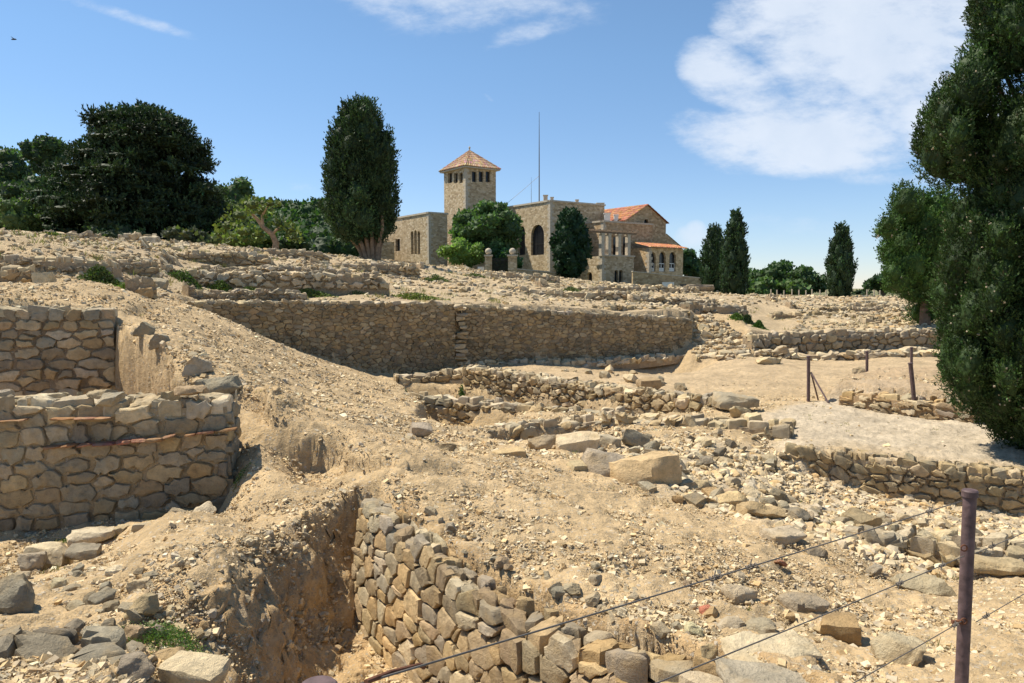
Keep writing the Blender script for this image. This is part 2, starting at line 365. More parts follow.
PLAT = Surf([
 (190,300,20),(320,301,23),(455,303,26),(570,308,28.5),(690,315,30.3),(705,314,34),(750,322,36.5),(750,329,29.6),(905,331,31.8),(1050,334,32.5),(1400,345,33),
 (-40,309,11.9),(40,311,12.2),(108,314,12.9),(-300,309,12),(0,287,15.5),(110,286,16),(150,300,16.5),(0,280,18.6),(100,284,18.6),(-300,280,18),(150,285,20),
 (0,258,19.6),(110,266,20.5),(-300,245,19),(0,243,27),(140,250,28),(0,237,36),(140,243,40),(0,234,60),(-300,225,60),(-300,235,36),
 (215,292,24),(215,262,30),(215,248,40),(300,287,28),(300,270,34),(330,258,45),(330,256,60),(430,296,30),(430,283,36),(430,270,46),(430,266,60),
 (520,297,33),(520,279,50),(520,275,70),(600,300,36),(600,288,48),(640,287,62),(700,302,40),(700,294,55),(650,287,85),(480,276,85),(400,263,90),(250,255,80),(100,245,90),
 (760,303,42),(760,297,60),(760,295,85),(830,318,38),(830,307,45),(900,315,40),(900,306,48),(900,298,75),(1000,298,75),(1000,315,42),(1300,300,75),
 (700,292,110),(900,295,110),(500,278,120),(1300,297,120),(0,245,120),(300,262,120),(-300,250,120),(830,297,60)], .8)
PATHS = Surf([(785,449,10.7),(850,452,10.55),(900,459,10.3),(1020,474,9.95),(1200,492,9.5),(850,428,12.6),(950,430,12.6),(1100,440,12),(780,402,15.6),(900,409,15.1),(1100,411,15),(820,410,14.5)], .8)
def poly(*pts): return np.array([(p if abs(p[1]) < 0 else XY(*p)) for p in pts], float)
def sdist(x, y, P):
    """signed distance to polygon P, positive inside"""
    d = np.full(len(x), 1e18); ins = np.zeros(len(x), bool)
    n = len(P)
    for i in range(n):
        ax, ay = P[i]; bx, by = P[(i + 1) % n]; ex, ey = bx - ax, by - ay
        t_ = np.clip(((x - ax) * ex + (y - ay) * ey) / (ex * ex + ey * ey + 1e-12), 0, 1)
        d = np.minimum(d, (x - ax - t_ * ex) ** 2 + (y - ay - t_ * ey) ** 2)
        c = (ay > y) != (by > y)
        with np.errstate(divide='ignore', invalid='ignore'): xi = ax + (y - ay) / (by - ay if by != ay else 1e-12) * ex
        ins ^= c & (x < xi)
    return np.where(ins, 1, -1) * np.sqrt(d)
Z_PLAT = np.array([(-400, 12.05), (-14, 12.05), (-6.75, 12.75), (-7.3, 16.5), (-8.7, 20.1), (-1.98, 26.1), (-1.70, 26.4), (7.12, 30.1), (8.1, 33.4), (11.1, 36.6), (9.5, 30.1), (11, 30.8), (13.9, 31.8), (16.4, 32.3), (24, 33), (500, 34), (900, 900), (-900, 900)], float)
Z_ROOM = np.array([(-20, 7.75), (-3.45, 8.0), (-3.78, 8.9), (-5.15, 10.7), (-6.70, 12.6), (-14, 11.95), (-20, 11.95)], float)
Z_PIT = np.array([(-1.26, 6.30), (-.68, 5.58), (-.13, 4.80), (.44, 4.05), (.92, 3.60), (1.28, 3.12), (1.6, 2.0), (-1.25, 2.0), (-1.42, 3.2), (-1.62, 3.7), (-1.72, 4.4), (-1.62, 5.2), (-1.42, 5.9)], float)
Z_PATH = poly((783, 10.75), (850, 10.6), (900, 10.35), (1024, 10.0), (1300, 9.4), (1400, 14.5), (980, 15.0), (905, 16.5), (800, 16.0), (760, 14.0), (765, 12.0))
Z_LEDGE = poly((838, 15.9), (872, 15.3), (910, 14.7), (975, 14.0), (1150, 13.6), (1200, 19), (905, 18.6), (850, 17.4))
Z_RM1 = poly((424, 16.2), (470, 15.8), (518, 15.0), (508, 13.0), (455, 12.1), (422, 12.8))        # small sunken rooms
Z_RM2 = poly((398, 20.0), (463, 20.2), (465, 17.8), (410, 17.2))
Z_RM4 = poly((486, 12.1), (540, 12.35), (604, 12.6), (604, 11.9), (560, 11.4), (500, 11.3))
Z_RM3 = poly((463, 19.7), (520, 18.5), (580, 17.1), (650, 15.8), (700, 15.0), (700, 14.3), (620, 14.2), (560, 14.8), (500, 15.6), (455, 16.2))
Z_RAMP = np.array([(6.6, 28.3), (9.4, 28.3), (10.2, 30.6), (11.6, 37), (8.6, 34.5), (7.0, 30.8)])
Z_PALE = poly((610, 10.6), (790, 10.9), (1024, 9.8), (1250, 9.2), (1250, 6.3), (860, 6.3), (720, 7.1), (610, 8.9))
def zone(z, x, y, P, hz, w, jit, js, seed):
    d = sdist(x, y, P)
    if jit: d = d + fbm(np.column_stack((x, y)) * js, 3, seed) * jit
    m = sm(d / w + .5); return z * (1 - m) + hz * m, m
def ground(x, y, detail=True):
    x = np.asarray(x, float); y = np.asarray(y, float)
    p = np.column_stack((x, y))
    z = MAIN(x, y)
    col = np.empty((len(x), 3)); col[:] = (.545, .395, .222)
    def paint(m, c): col[:] = col * (1 - m[:, None]) + np.array(c) * m[:, None]
    # scarp running down the bank
    a, b, c = np.array((-3.05, 8.75)), np.array((-1.95, 7.75)), np.array((-1.25, 6.9))
    for (s0, s1, hgt) in ((a, b, .32), (b, c, .2)):
        e = s1 - s0; L = np.linalg.norm(e); e = e / L; n_ = np.array((-e[1], e[0]))
        uu = (p - s0) @ e; vv = (p - s0) @ n_ + fbm(p * 1.6, 2, 5) * .18
        wgt = sm((uu + .3) / .5) * sm((L + .3 - uu) / .5)
        z = z + wgt * hgt * (sm(vv / .10 + .5) - .5) * np.exp(-(vv / 1.1) ** 2)
    for P, dz, sd in ((Z_RM1, -.5, 11), (Z_RM2, -.5, 12), (Z_RM3, -.9, 13), (Z_RM4, -.5, 14)):
        d = sdist(x, y, P) + fbm(p * 1.5, 2, sd) * .1; z = z + dz * sm(d / .25 + .5); paint(sm(d / .25 + .5) * .5, (.46, .33, .17))
    paint(sm(sdist(x, y, Z_PALE) / .8 + .5 + fbm(p, 3, 90) * .4) * .75, (.60, .49, .34))
    z, m = zone(z, x, y, Z_PATH, PATHS(x, y), .18 + .7 * sm((.41 - x / np.maximum(y, 1)) / .05), .03, 2, 21)
    paint(m * sm(sdist(x, y, Z_PATH) / 1.3 + .55 + fbm(p * .8, 3, 92) * .5) * .9, (.56, .465, .34))
    dcourt = sm((y - 15) / 4) * sm((30 - y) / 4) * (x > 0); paint(dcourt * .6, (.50, .375, .235))
    z, m = zone(z, x, y, Z_RAMP, np.clip(-2.75 + (y - 28.4) / 4.6 * 1.55, -2.75, -1.2) + fbm(p * 1.3, 3, 19) * .06, .8, .15, .8, 29)
    z, m = zone(z, x, y, Z_LEDGE, -2.02 + .02 * (y - 15) + fbm(p * 1.2, 3, 8) * .05, .16, .16, 1.2, 22)
    paint(m * .8, (.46, .33, .2))
    z, m = zone(z, x, y, Z_ROOM, np.full(len(x), -2.75), .16, .05, 2, 23); paint(m, (.46, .31, .17))
    floor = -2.78 + fbm(p * 1.5, 3, 31) * .05 + np.clip(.35 - (-1.5 - x) * 0, 0, 0)
    lft = sm((-1.05 - x) / .3); dp = sdist(x, y, Z_PIT) + fbm(p * 1.7, 2, 24) * (.03 + .13 * lft) ; wl_ = .17 + lft * (.55 + .30 * sm((5.5 - y) / 1.3)); dp = dp - lft * (wl_ / 2 - .52); m = sm(dp / wl_ + .5) ** (1 + .6 * lft); z = z * (1 - m) + floor * m
    clay = sm((sdist(x, y, Z_PIT) + .28) / .25); paint(clay, (.56, .385, .20)); strat = sm(fbm(np.column_stack((x * 1.5, y * 1.5, z * 9)), 3, 77) * 2.0); paint(clay * strat * .45, (.36, .235, .125)); paint(clay * sm(fbm(np.column_stack((x * 7, y * 7, z * 7)), 3, 78) * 2.5 - .6) * .5, (.62, .50, .33))
    zp = PLAT(x, y)
    rough = sm((y - 18) / 6)
    zp = zp + fbm(p * .45, 4, 33) * .10 * rough
    z, m = zone(z, x, y, Z_PLAT, zp, .25, .05, 2, 25)
    paint(m * sm((y - 18) / 4) * .5, (.46, .37, .25))
    D = np.hypot(x, y)
    far = sm((y - 95) / 60); z = z * (1 - far) + (-1.5 - 6 * sm((y - 200) / 500)) * far
    hill = np.exp(-((x / np.maximum(y, 1) + .42) / .26) ** 2) * sm((y - 130) / 150) * sm((700 - y) / 300) * 24
    z = z + hill; paint(sm((y - 66) / 14) * .85, (.10, .12, .05))
    if detail:
        near = np.clip(1.4 - D / 40, .25, 1)
        z = z + fbm(p * 1.1, 3, 41) * .035 + fbm(p * 4.5, 3, 42) * .018 * near + fbm(p * 16, 2, 43) * .008 * (D < 20)
    return z, col
def gz(x, y):
    return float(ground(np.array([x]), np.array([y]), False)[0][0])
Ds = [1.5]
while Ds[-1] < 52: Ds.append(Ds[-1] * 1.0062)
while Ds[-1] < 130: Ds.append(Ds[-1] * 1.012)
while Ds[-1] < 9000: Ds.append(Ds[-1] * 1.08)
Ds = np.array(Ds); us = np.concatenate((np.linspace(-1.6, -.8, 100, endpoint=False), np.linspace(-.8, .8, 700), np.linspace(.8, 1.6, 101)[1:]))
GX = (us[None, :] * Ds[:, None]).ravel(); GY = np.repeat(Ds - 1.0, len(us))
GZ, GC = ground(GX, GY)
Vt = np.column_stack((GX, GY, GZ))
amp = np.clip(1.0 - np.hypot(GX, GY) / 60, 0, 1)[:, None]
wob = np.column_stack([fbm(Vt * 3.1 + 9 * k, 3, 60 + k) for k in range(3)]); fine = np.column_stack([fbm(Vt * 13 + 9 * k, 2, 70 + k) for k in range(3)])
cut = (sm((sdist(GX, GY, Z_PIT) + .5) / .3) * sm((-1.0 - GX) / .2))
cut = np.maximum(cut, sm((.5 - np.abs(sdist(GX, GY, Z_ROOM))) / .3) * (GX > -6.8) * (GY > 8.2))
cut = np.maximum(cut, .8 * sm((.5 - np.abs(sdist(GX, GY, np.array([(-3.05, 8.75), (-1.95, 7.75), (-1.25, 6.9), (-1.3, 6.8), (-2.05, 7.65), (-3.15, 8.65)])))) / .35))[:, None]
fin2 = np.column_stack([fbm(Vt * 26 + 9 * k, 2, 80 + k) for k in range(3)])
Vt = Vt + (wob * (.034 + .036 * cut) + fine * (.018 + .014 * cut) + fin2 * .013 * cut) * amp
R_, C_ = len(Ds), len(us); ii = (np.arange(R_ - 1)[:, None] * C_ + np.arange(C_ - 1)[None]).ravel()
gro = link('ground', make_mesh('ground', Vt, np.column_stack((ii, ii + 1, ii + C_ + 1, ii + C_)), None, GC, M_GROUND, True)); tag(gro, kind='structure')
GZ2 = GZ.reshape(R_, C_)

# ------------------------------------------------------------------ stones
def rock_template(n, seed, cuts=9, sph=.55, lo=.5, hi=.9, noise=.05, squash=(1, 1, 1)):
    rng = np.random.default_rng(seed); g = np.linspace(-1, 1, n + 1); d = {}; V_ = []; Q = []
    def vid(p):
        k = tuple(np.round(p, 4))
        if k not in d: d[k] = len(V_); V_.append(p)
        return d[k]
    for ax in range(3):
        for s in (-1, 1):
            for i in range(n):
                for j in range(n):
                    f = []
                    for a, b in ((i, j), (i + 1, j), (i + 1, j + 1), (i, j + 1)):
                        p = [0, 0, 0]; p[ax] = s; p[(ax + 1) % 3] = g[a]; p[(ax + 2) % 3] = g[b]; f.append(vid(p))
                    Q.append(f if s > 0 else f[::-1])
    v = np.array(V_, float); L = np.linalg.norm(v, axis=1)[:, None]; v = v * (1 - sph) + v / L * sph * 1.05
    for k in range(cuts):
        nn = rng.normal(size=3); nn /= np.linalg.norm(nn); h = rng.uniform(lo, hi); e = v @ nn - h; v = v - np.maximum(e, 0)[:, None] * nn * .96
    if noise: v = v + np.column_stack([fbm(v * 1.6 + 5 * k, 3, seed * 7 + k) for k in range(3)]) * noise
    v *= np.array(squash); v /= np.abs(v).max(0)
    return v, np.array(Q)
T_BIG = [rock_template(12, 100 + i, 9, .45, .5, .92, .07) for i in range(12)]
T_MID = [rock_template(4, 200 + i, 8, .5, .5, .9, .05) for i in range(24)]
T_BLK = [rock_template(6, 300 + i, 5, .28, .8, 1.05, .05) for i in range(14)]
T_LOW = [rock_template(2, 400 + i, 5, .6, .5, .9, .0) for i in range(24)]
def rotm(rng, tilt=.25, yaw=None):
    y = rng.uniform(0, 2 * math.pi) if yaw is None else yaw
    a, b = rng.normal(0, tilt, 2)
    cy, sy, ca, sa, cb, sb = math.cos(y), math.sin(y), math.cos(a), math.sin(a), math.cos(b), math.sin(b)
    return np.array(((cy, -sy, 0), (sy, cy, 0), (0, 0, 1))) @ np.array(((1, 0, 0), (0, ca, -sa), (0, sa, ca))) @ np.array(((cb, 0, sb), (0, 1, 0), (-sb, 0, cb)))
def bulk_rocks(P, S, cols, temps, rng, tilt=.4):
    """many rocks into one mesh; P n x 3, S n x 3 half sizes"""
    n = len(P); Vs = []; Qs = []; Cs = []; off = 0; which = rng.integers(len(temps), size=n)
    for k, (tv, tq) in enumerate(temps):
        idx = np.where(which == k)[0]; m_ = len(idx)
        if not m_: continue
        y = rng.uniform(0, 2 * math.pi, m_); a = rng.normal(0, tilt, m_); b = rng.normal(0, tilt, m_)
        v = tv[None] * S[idx][:, None]
        ca, sa = np.cos(a)[:, None], np.sin(a)[:, None]; v = np.stack((v[..., 0], v[..., 1] * ca - v[..., 2] * sa, v[..., 1] * sa + v[..., 2] * ca), 2)
        cb, sb = np.cos(b)[:, None], np.sin(b)[:, None]; v = np.stack((v[..., 0] * cb + v[..., 2] * sb, v[..., 1], -v[..., 0] * sb + v[..., 2] * cb), 2)
        cy, sy = np.cos(y)[:, None], np.sin(y)[:, None]; v = np.stack((v[..., 0] * cy - v[..., 1] * sy, v[..., 0] * sy + v[..., 1] * cy, v[..., 2]), 2)
        v += P[idx][:, None]
        Vs.append(v.reshape(-1, 3)); Qs.append((tq[None] + (np.arange(m_) * len(tv))[:, None, None]).reshape(-1, 4) + off)
        Cs.append(np.repeat(cols[idx], len(tv), 0)); off += m_ * len(tv)
    return np.concatenate(Vs), np.concatenate(Qs), np.concatenate(Cs)
def pals(rng, n, fams):
    C = np.array([c for f in fams for c in PAL[f]]); c = C[rng.integers(len(C), size=n)]
    return np.clip(c * rng.uniform(.8, 1.2, (n, 1)), .02, .75)
def in_any(x, y, Ps, pad=0):
    r = np.zeros(len(x), bool)
    for P in Ps: r |= sdist(x, y, P) > -pad
    return r
rng = np.random.default_rng(5)
def scatter(name, label, n, d0, d1, s0, s1, u0, u1, fams, temps, reject=None, sink=.42, flat=.6, power=2.0, even=False):
    D = np.exp(rng.uniform(math.log(d0), math.log(d1), n)); u = rng.uniform(u0, u1, n); x, y = u * D, D
    if reject is not None:
        k = ~reject(x, y); x, y = x[k], y[k]
    dn = fbm(np.column_stack((x * (.25 if d0 > 12 else 1), y * (2.0 if d0 > 12 else 1))) * (8 / (d0 + d1)) * (2.5 if d0 > 12 else 1), 3, 91); k = rng.uniform(-.9, 1.1, len(x)) < dn + (.35 if not even else 1.1); x, y = x[k], y[k]
    z, _ = ground(x, y); s = s0 + (s1 - s0) * rng.uniform(0, 1, len(x)) ** power
    S = np.column_stack((s * rng.uniform(.8, 1.4, len(x)), s * rng.uniform(.7, 1.1, len(x)), s * flat * rng.uniform(.6, 1.1, len(x))))
    v, q, c = bulk_rocks(np.column_stack((x, y, z + S[:, 2] * (1 - 2 * sink))), S, pals(rng, len(x), fams), temps, rng)
    return v, q, c
def join(parts):
    V_, Q_, C_2, o = [], [], [], 0
    for v, q, c in parts: V_.append(v); Q_.append(q + o); C_2.append(c); o += len(v)
    return np.concatenate(V_), np.concatenate(Q_), np.concatenate(C_2)
OCT = [rock_template(1, 500 + i, 3, .5, .6, .9, 0) for i in range(20)]
def rej_path(x, y): return ((rng.uniform(0, 1, len(x)) < .92) & in_any(x, y, [Z_PATH])) | ((rng.uniform(0, 1, len(x)) < .85) & in_any(x, y, [Z_RM1, Z_RM2], -.1)) | (rng.uniform(0, 1, len(x)) < .75) & in_any(x, y, [Z_PATH]) | in_any(x, y, [Z_ROOM])
def rej_court(x, y): return ((x > .5) & (y > 17) & (y < 28) & (rng.uniform(0, 1, len(x)) < .93)) | rej_path(x, y)
def lift(q): return q[0], q[1], np.clip(q[2] * 1.25, 0, .8)
gp = [scatter('g', '', 110000, 2.6, 9, .0022, .0085, -.75, .8, ['tan', 'pale', 'ochre', 'tan', 'warm'], OCT, rej_path, power=1.6, even=True),
      scatter('g', '', 70000, 9, 22, .006, .019, -.75, .8, ['tan', 'pale', 'ochre', 'tan', 'warm'], OCT, rej_court, power=1.6, even=True),
      scatter('g', '', 60000, 2.6, 9, .004, .024, -.75, .8, ['tan', 'pale', 'ochre', 'tan', 'pale'], OCT, rej_path, power=4.5),
      scatter('g', '', 26000, 9, 20, .008, .046, -.75, .8, ['tan', 'pale', 'pale', 'ochre'], OCT, rej_court, power=4.0)]
def pale_only(x, y): return ~in_any(x, y, [Z_PALE])
gp.append(scatter('g', '', 17000, 6.2, 11, .012, .07, .08, .75, ['pale', 'pale', 'tan', 'ochre'], T_LOW, pale_only, power=3.2))
v, q, c = join([lift(g_) for g_ in gp])
tag(link('gravel', make_mesh('gravel', v, q, None, c, M_GRAVEL)), kind='stuff')
SLOPE = np.array([W(735, 330, 30.5)[:2], W(790, 325, 31)[:2], W(800, 308, 40)[:2], W(760, 302, 42)[:2], W(748, 312, 37)[:2]])
def plat_only(x, y): return in_any(x, y, [SLOPE]) | ~in_any(x, y, [Z_PLAT], -.4)
def plat_far(x, y): return plat_only(x, y) | ((x / y > -.46) & (x / y < .27) & (y < 33) & (rng.uniform(0, 1, len(x)) < .8)) | ((y < 18.6) & (x / y > -.62) & (rng.uniform(0, 1, len(x)) < .8))
rp = [scatter('g', '', 26000, 16, 34, .03, .12, -.8, .8, ['tan', 'pale', 'ochre', 'pale'], T_LOW, plat_far, power=2.0),
      scatter('g', '', 24000, 30, 78, .05, .19, -.8, .8, ['tan', 'pale', 'ochre', 'grey', 'pale'], T_LOW, plat_far, power=2.0)]
v, q, c = join(rp)
tag(link('rubble', make_mesh('rubble', v, q, None, c, M_FAR)), kind='stuff')

rng2 = np.random.default_rng(66); n = 900
yy_ = rng2.uniform(2.6, 6.2, n); xe = np.interp(yy_, [2.0, 3.2, 3.7, 4.4, 5.2, 5.9], [-1.25, -1.42, -1.62, -1.72, -1.62, -1.42]) + rng2.uniform(-.45, .35, n)
zz_, _ = ground(xe, yy_); s_ = .006 + .035 * rng2.uniform(0, 1, n) ** 3.5
v, q, c = bulk_rocks(np.column_stack((xe, yy_, zz_)), np.column_stack((s_, s_ * .9, s_ * .7)), np.clip(pals(rng2, n, ['pale', 'ochre', 'tan']) * 1.2, 0, .8), T_LOW, rng2, .8)
tag(link('trench_rubble', make_mesh('trench_rubble', v, q, None, c, M_ROCK)), kind='stuff')
# ------------------------------------------------------------------ stone walls
def clip_cells(seeds, s, L, H, wts=None):
    """power-diagram cells of seeds (u, v) in a field L x H; u is squeezed by s so that stones lie long and low"""
    P = seeds.copy(); P[:, 0] *= s; out = []; o = np.argsort(P[:, 0]); P = P[o]; sd = seeds[o]; w = wts[o]
    R = 3.0 * np.median(np.sqrt(np.maximum(1e-9, (L * s * H) / max(len(P), 1))))
    xs = P[:, 0]
    for i in range(len(P)):
        a, b = np.searchsorted(xs, (xs[i] - R, xs[i] + R)); nb = np.arange(a, b); dd = ((P[nb] - P[i]) ** 2).sum(1)
        nb = nb[(dd < R * R) & (nb != i)]; nb = nb[np.argsort(((P[nb] - P[i]) ** 2).sum(1))]
        pg = [(max(0, xs[i] - R), max(0, P[i, 1] - R)), (min(L * s, xs[i] + R), max(0, P[i, 1] - R)), (min(L * s, xs[i] + R), min(H, P[i, 1] + R)), (max(0, xs[i] - R), min(H, P[i, 1] + R))]
        for j in nb[:22]:
            dx, dy = P[j] - P[i]; d2 = dx * dx + dy * dy
            if d2 < 1e-9: continue
            k = (P[j] @ P[j] - P[i] @ P[i] - w[j] + w[i]) / 2
            new = []; n = len(pg)
            for m_ in range(n):
                p, q = pg[m_], pg[(m_ + 1) % n]; fp = p[0] * dx + p[1] * dy - k; fq = q[0] * dx + q[1] * dy - k
                if fp <= 0: new.append(p)
                if fp * fq < 0: t_ = fp / (fp - fq); new.append((p[0] + t_ * (q[0] - p[0]), p[1] + t_ * (q[1] - p[1])))
            pg = new
            if len(pg) < 3: break
        if len(pg) >= 3:
            a = np.array(pg); a[:, 0] /= s; out.append((sd[i], a))
    return out
def stone_seeds(L, H, w, h, rng, jit=.28, chink=.27):
    S = []; v = 0
    while v < H + h * .3:
        hh = h * rng.uniform(.7, 1.35); u = -w * rng.uniform(0, 1)
        while u < L + w * .3:
            ww = w * rng.uniform(.45, 1.6); S.append((u + ww / 2, v + hh / 2 + rng.normal(0, jit * hh * .5)))
            if rng.random() < chink: S.append((u + ww * rng.uniform(0, 1), v + hh * rng.uniform(-.1, .2)))
            u += ww
        v += hh
    S = np.array(S); return S[(S[:, 0] > -w * .1) & (S[:, 0] < L + w * .1)]
class Frame:
    """a wall's run in plan: points (x, y, z bottom, z top)"""
    def __init__(s, pts, rev=False, off=0.0):
        P = np.array(pts, float); s.P = P; s.seg = np.hypot(*np.diff(P[:, :2], axis=0).T); s.U = np.concatenate(([0], np.cumsum(s.seg))); s.L = s.U[-1]
        t_ = np.diff(P[:, :2], axis=0) / s.seg[:, None]; n = np.column_stack((t_[:, 1], -t_[:, 0]))
        vn = np.vstack((n[:1], n[:-1] + n[1:], n[-1:])); s.N = vn / np.linalg.norm(vn, axis=1)[:, None]; s.sg = -1 if rev else 1; s.off = off
    def at(s, u):
        u = np.asarray(u, float); f = lambda c: np.interp(u, s.U, c)
        nx, ny = f(s.N[:, 0]), f(s.N[:, 1]); l = np.hypot(nx, ny); nx, ny = nx / l, ny / l
        x, y = f(s.P[:, 0]), f(s.P[:, 1]); x = x - nx * s.off; y = y - ny * s.off
        return x, y, nx * s.sg, ny * s.sg, f(s.P[:, 2]), f(s.P[:, 3])
def add_cell(mb, pg, mapf, b, gap, rng, col, jit, off=0.0, tilt=.16):
    c = pg.mean(0); r = pg - c; sz = np.sqrt(max(1e-6, np.abs(np.sum(r[:, 0] * np.roll(r[:, 1], -1) - r[:, 1] * np.roll(r[:, 0], -1)) / 2)))
    if sz < gap * 2.2: return
    k = 1 - gap / (sz * .5 + 1e-6)
    pts = c + r * max(k, .4)
    # rounded corners
    nx = np.roll(pts, -1, 0); pts = np.stack((pts * .87 + nx * .13, pts * .13 + nx * .87), 1).reshape(-1, 2)
    if sz > .1:
        nx = np.roll(pts, -1, 0); l = np.linalg.norm(nx - pts, axis=1); o2 = []
        for i in range(len(pts)):
            o2.append(pts[i])
            if l[i] > sz * .45: o2.append((pts[i] + nx[i]) / 2 + rng.normal(0, .025 * sz, 2))
        pts = np.array(o2)
    n = len(pts); pts = pts + rng.normal(0, jit * sz * .35, pts.shape)
    tx, ty = rng.normal(0, tilt, 2); rings = []
    for sc_, d in ((1.0, -b * 1.2 - .02), (1.0, b * .1), (.945, b * .72), (.72, b * .97)):
        q = c + (pts - c) * sc_; dd = d + (q[:, 0] - c[0]) * tx * (d > 0) + (q[:, 1] - c[1]) * ty * (d > 0)
        if d > 0: dd = dd + rng.normal(0, jit * b * .55, n)
        rings.append(np.column_stack((q, dd + off)))
    cc = np.array([[c[0], c[1], b * rng.uniform(.85, 1.1) + off]]); A = np.vstack(rings + [cc])
    V_ = mapf(A[:, 0], A[:, 1], A[:, 2]); i = np.arange(n); j = (i + 1) % n
    q = np.concatenate([np.column_stack((i + k_ * n, j + k_ * n, j + (k_ + 1) * n, i + (k_ + 1) * n)) for k_ in range(3)])
    t_ = np.column_stack((i + 3 * n, j + 3 * n, np.full(n, 4 * n)))
    mb.add(V_, q, t_, col)
def face_stones(mb, fr, w, h, rng, pal, ragged=.5, gap=.01, bulge=.28, batter=0.0, jit=.18, off=0.0, jitc=.28, colf=None, tilt=.16):
    H = (fr.P[:, 3] - fr.P[:, 2]).max() + h * ragged
    sd = stone_seeds(fr.L, H, w, h, rng, jitc, .27 if jitc > .2 else .08); wt = rng.uniform(-.26, .26, len(sd)) * h * h * (1 if jitc > .2 else .3)
    rag = rng.uniform(0, 99)
    def mapf(u, v, d):
        x, y, nx, ny, zb, zt = fr.at(u); dd = d - batter * v; return np.column_stack((x + nx * dd, y + ny * dd, zb + v))
    for (s0, pg) in clip_cells(sd, h / w * 1.05, fr.L, H + h, wt):
        x, y, nx, ny, zb, zt = fr.at(s0[0]); top = zt - zb + (vnoise(np.array([[s0[0] * 1.1 / (w * 3) + rag, 0.]]))[0]) * h * ragged
        if s0[1] > top - h * .34: continue
        col = pick(rng, pal) if colf is None else colf(s0[0], s0[1], rng)
        add_cell(mb, pg, mapf, h * bulge * rng.uniform(.6, 1.2), gap, rng, col, jit, off + rng.uniform(-.06, .1) * h * (tilt / .16), tilt)
def top_stones(mb, fr, thick, w, rng, pal, gap=.01, bulge=.25, batter=0.0, ragged=.3, h=.15, tsink=.10):
    sd = stone_seeds(fr.L, thick, w, min(w * .8, thick * .7), rng, .4); wt = rng.uniform(-.1, .1, len(sd)) * .01
    for (s0, pg) in clip_cells(sd, 1, fr.L, thick, wt):
        lift = rng.uniform(-.5, .5) * h * ragged
        def mapf(u, v, d):
            x, y, nx, ny, zb, zt = fr.at(u); k = -v - batter * (zt - zb); return np.column_stack((x + nx * k, y + ny * k, zt + d + lift - w * tsink))
        add_cell(mb, pg, mapf, w * bulge * rng.uniform(.5, 1.1), gap, rng, pick(rng, pal), .2)
def core(mb, fr, thick, inset, batter=0.0, col=(.36, .27, .17), low=.05):
    n = max(4, int(fr.L / .25)); u = np.linspace(0.02, fr.L - .02, n); x, y, nx, ny, zb, zt = fr.at(u); zt = np.maximum(zt - low, zb + .02)
    bt = batter * (zt - zb); k = 3
    rows = []
    for f in (0, .5, 1): rows.append(np.column_stack((x - nx * (inset + bt * f), y - ny * (inset + bt * f), zb + (zt - zb) * f - (.25 if f == 0 else 0))))
    rows.append(np.column_stack((x - nx * (thick - inset), y - ny * (thick - inset), zt))); rows.append(np.column_stack((x - nx * (thick - inset), y - ny * (thick - inset), zb - .25)))
    V_ = np.concatenate(rows); V_ += np.column_stack([fbm(V_ * 5 + 3 * i, 2, 5 + i) for i in range(3)]) * .012
    q = []
    for r in range(4):
        for i in range(n - 1): q.append((r * n + i, r * n + i + 1, (r + 1) * n + i + 1, (r + 1) * n + i))
    for i in (0, n - 1):
        a = [r * n + i for r in range(5)]; q.append((a[0], a[1], a[3], a[4]) if i else (a[4], a[3], a[1], a[0])); mb.add(V_[[a[1], a[2], a[3]]], None, [(0, 1, 2) if i else (2, 1, 0)], col)
    mb.add(V_, q, None, col)
def wall(label, pts, thick, w, h, pal, seed, name='ruined_wall', both=False, ends=False, top=True, gap=.012, bulge=.28, batter=0.0, ragged=.5, mat=None, cat='stone wall', group=None, jitc=.28, jit=.18, ccol=(.40, .30, .19), sub=1.0, colf=None, toppal=None, low=.05, tw=None, inset=.018, tsink=.10, tilt=.16):
    rng = np.random.default_rng(seed); fr = Frame(pts); cx, cy = fr.P[:, 0].mean(), fr.P[:, 1].mean()
    root = empty(name, (cx, cy, fr.P[:, 2].min()), label, cat, group); mat = mat or M_STONE
    mb = MB(); face_stones(mb, fr, w, h, rng, pal, ragged, gap, bulge, batter, jit, 0, jitc, colf, tilt)
    if both:
        P2 = [tuple(p) for p in fr.P]; fb = Frame(pts, True, thick); face_stones(mb, fb, w, h, rng, pal, ragged, gap, bulge, batter, jit)
    if ends:
        for e in ends:
            u = 0 if e == 'a' else fr.L; x, y, nx, ny, zb, zt = [float(a) for a in fr.at(u)]
            s_, e_ = ((x - nx * thick, y - ny * thick, zb, zt), (x, y, zb, zt)); fe = Frame([s_, e_] if e == 'a' else [e_, s_]); face_stones(mb, fe, w * .8, h, rng, pal, .1, gap, bulge * .7, 0, jit)
    mb.build('facing', mat, root, 'auto')
    if top:
        mt = MB(); top_stones(mt, fr, thick, tw or w, rng, toppal or pal, gap, .25, batter, ragged, h, tsink); mt.build('coping', mat, root, 'auto')
    mc = MB(); core(mc, fr, thick, inset, batter, ccol, low); mc.build('mortar_core', M_GROUND, root)
    return root
def line(*pts, dz=0.0):
    """(px, py top, Y[, height]) surveyed along the wall's top edge -> (x, y, zb, zt); a wall without height goes down to the ground"""
    out = []
    for p in pts:
        a = W(p[0], p[1], p[2]); zb = a[2] - p[3] if len(p) > 3 else gz(a[0], a[1] - .15) - .12; out.append((a[0], a[1], zb, a[2] + dz))
    return out
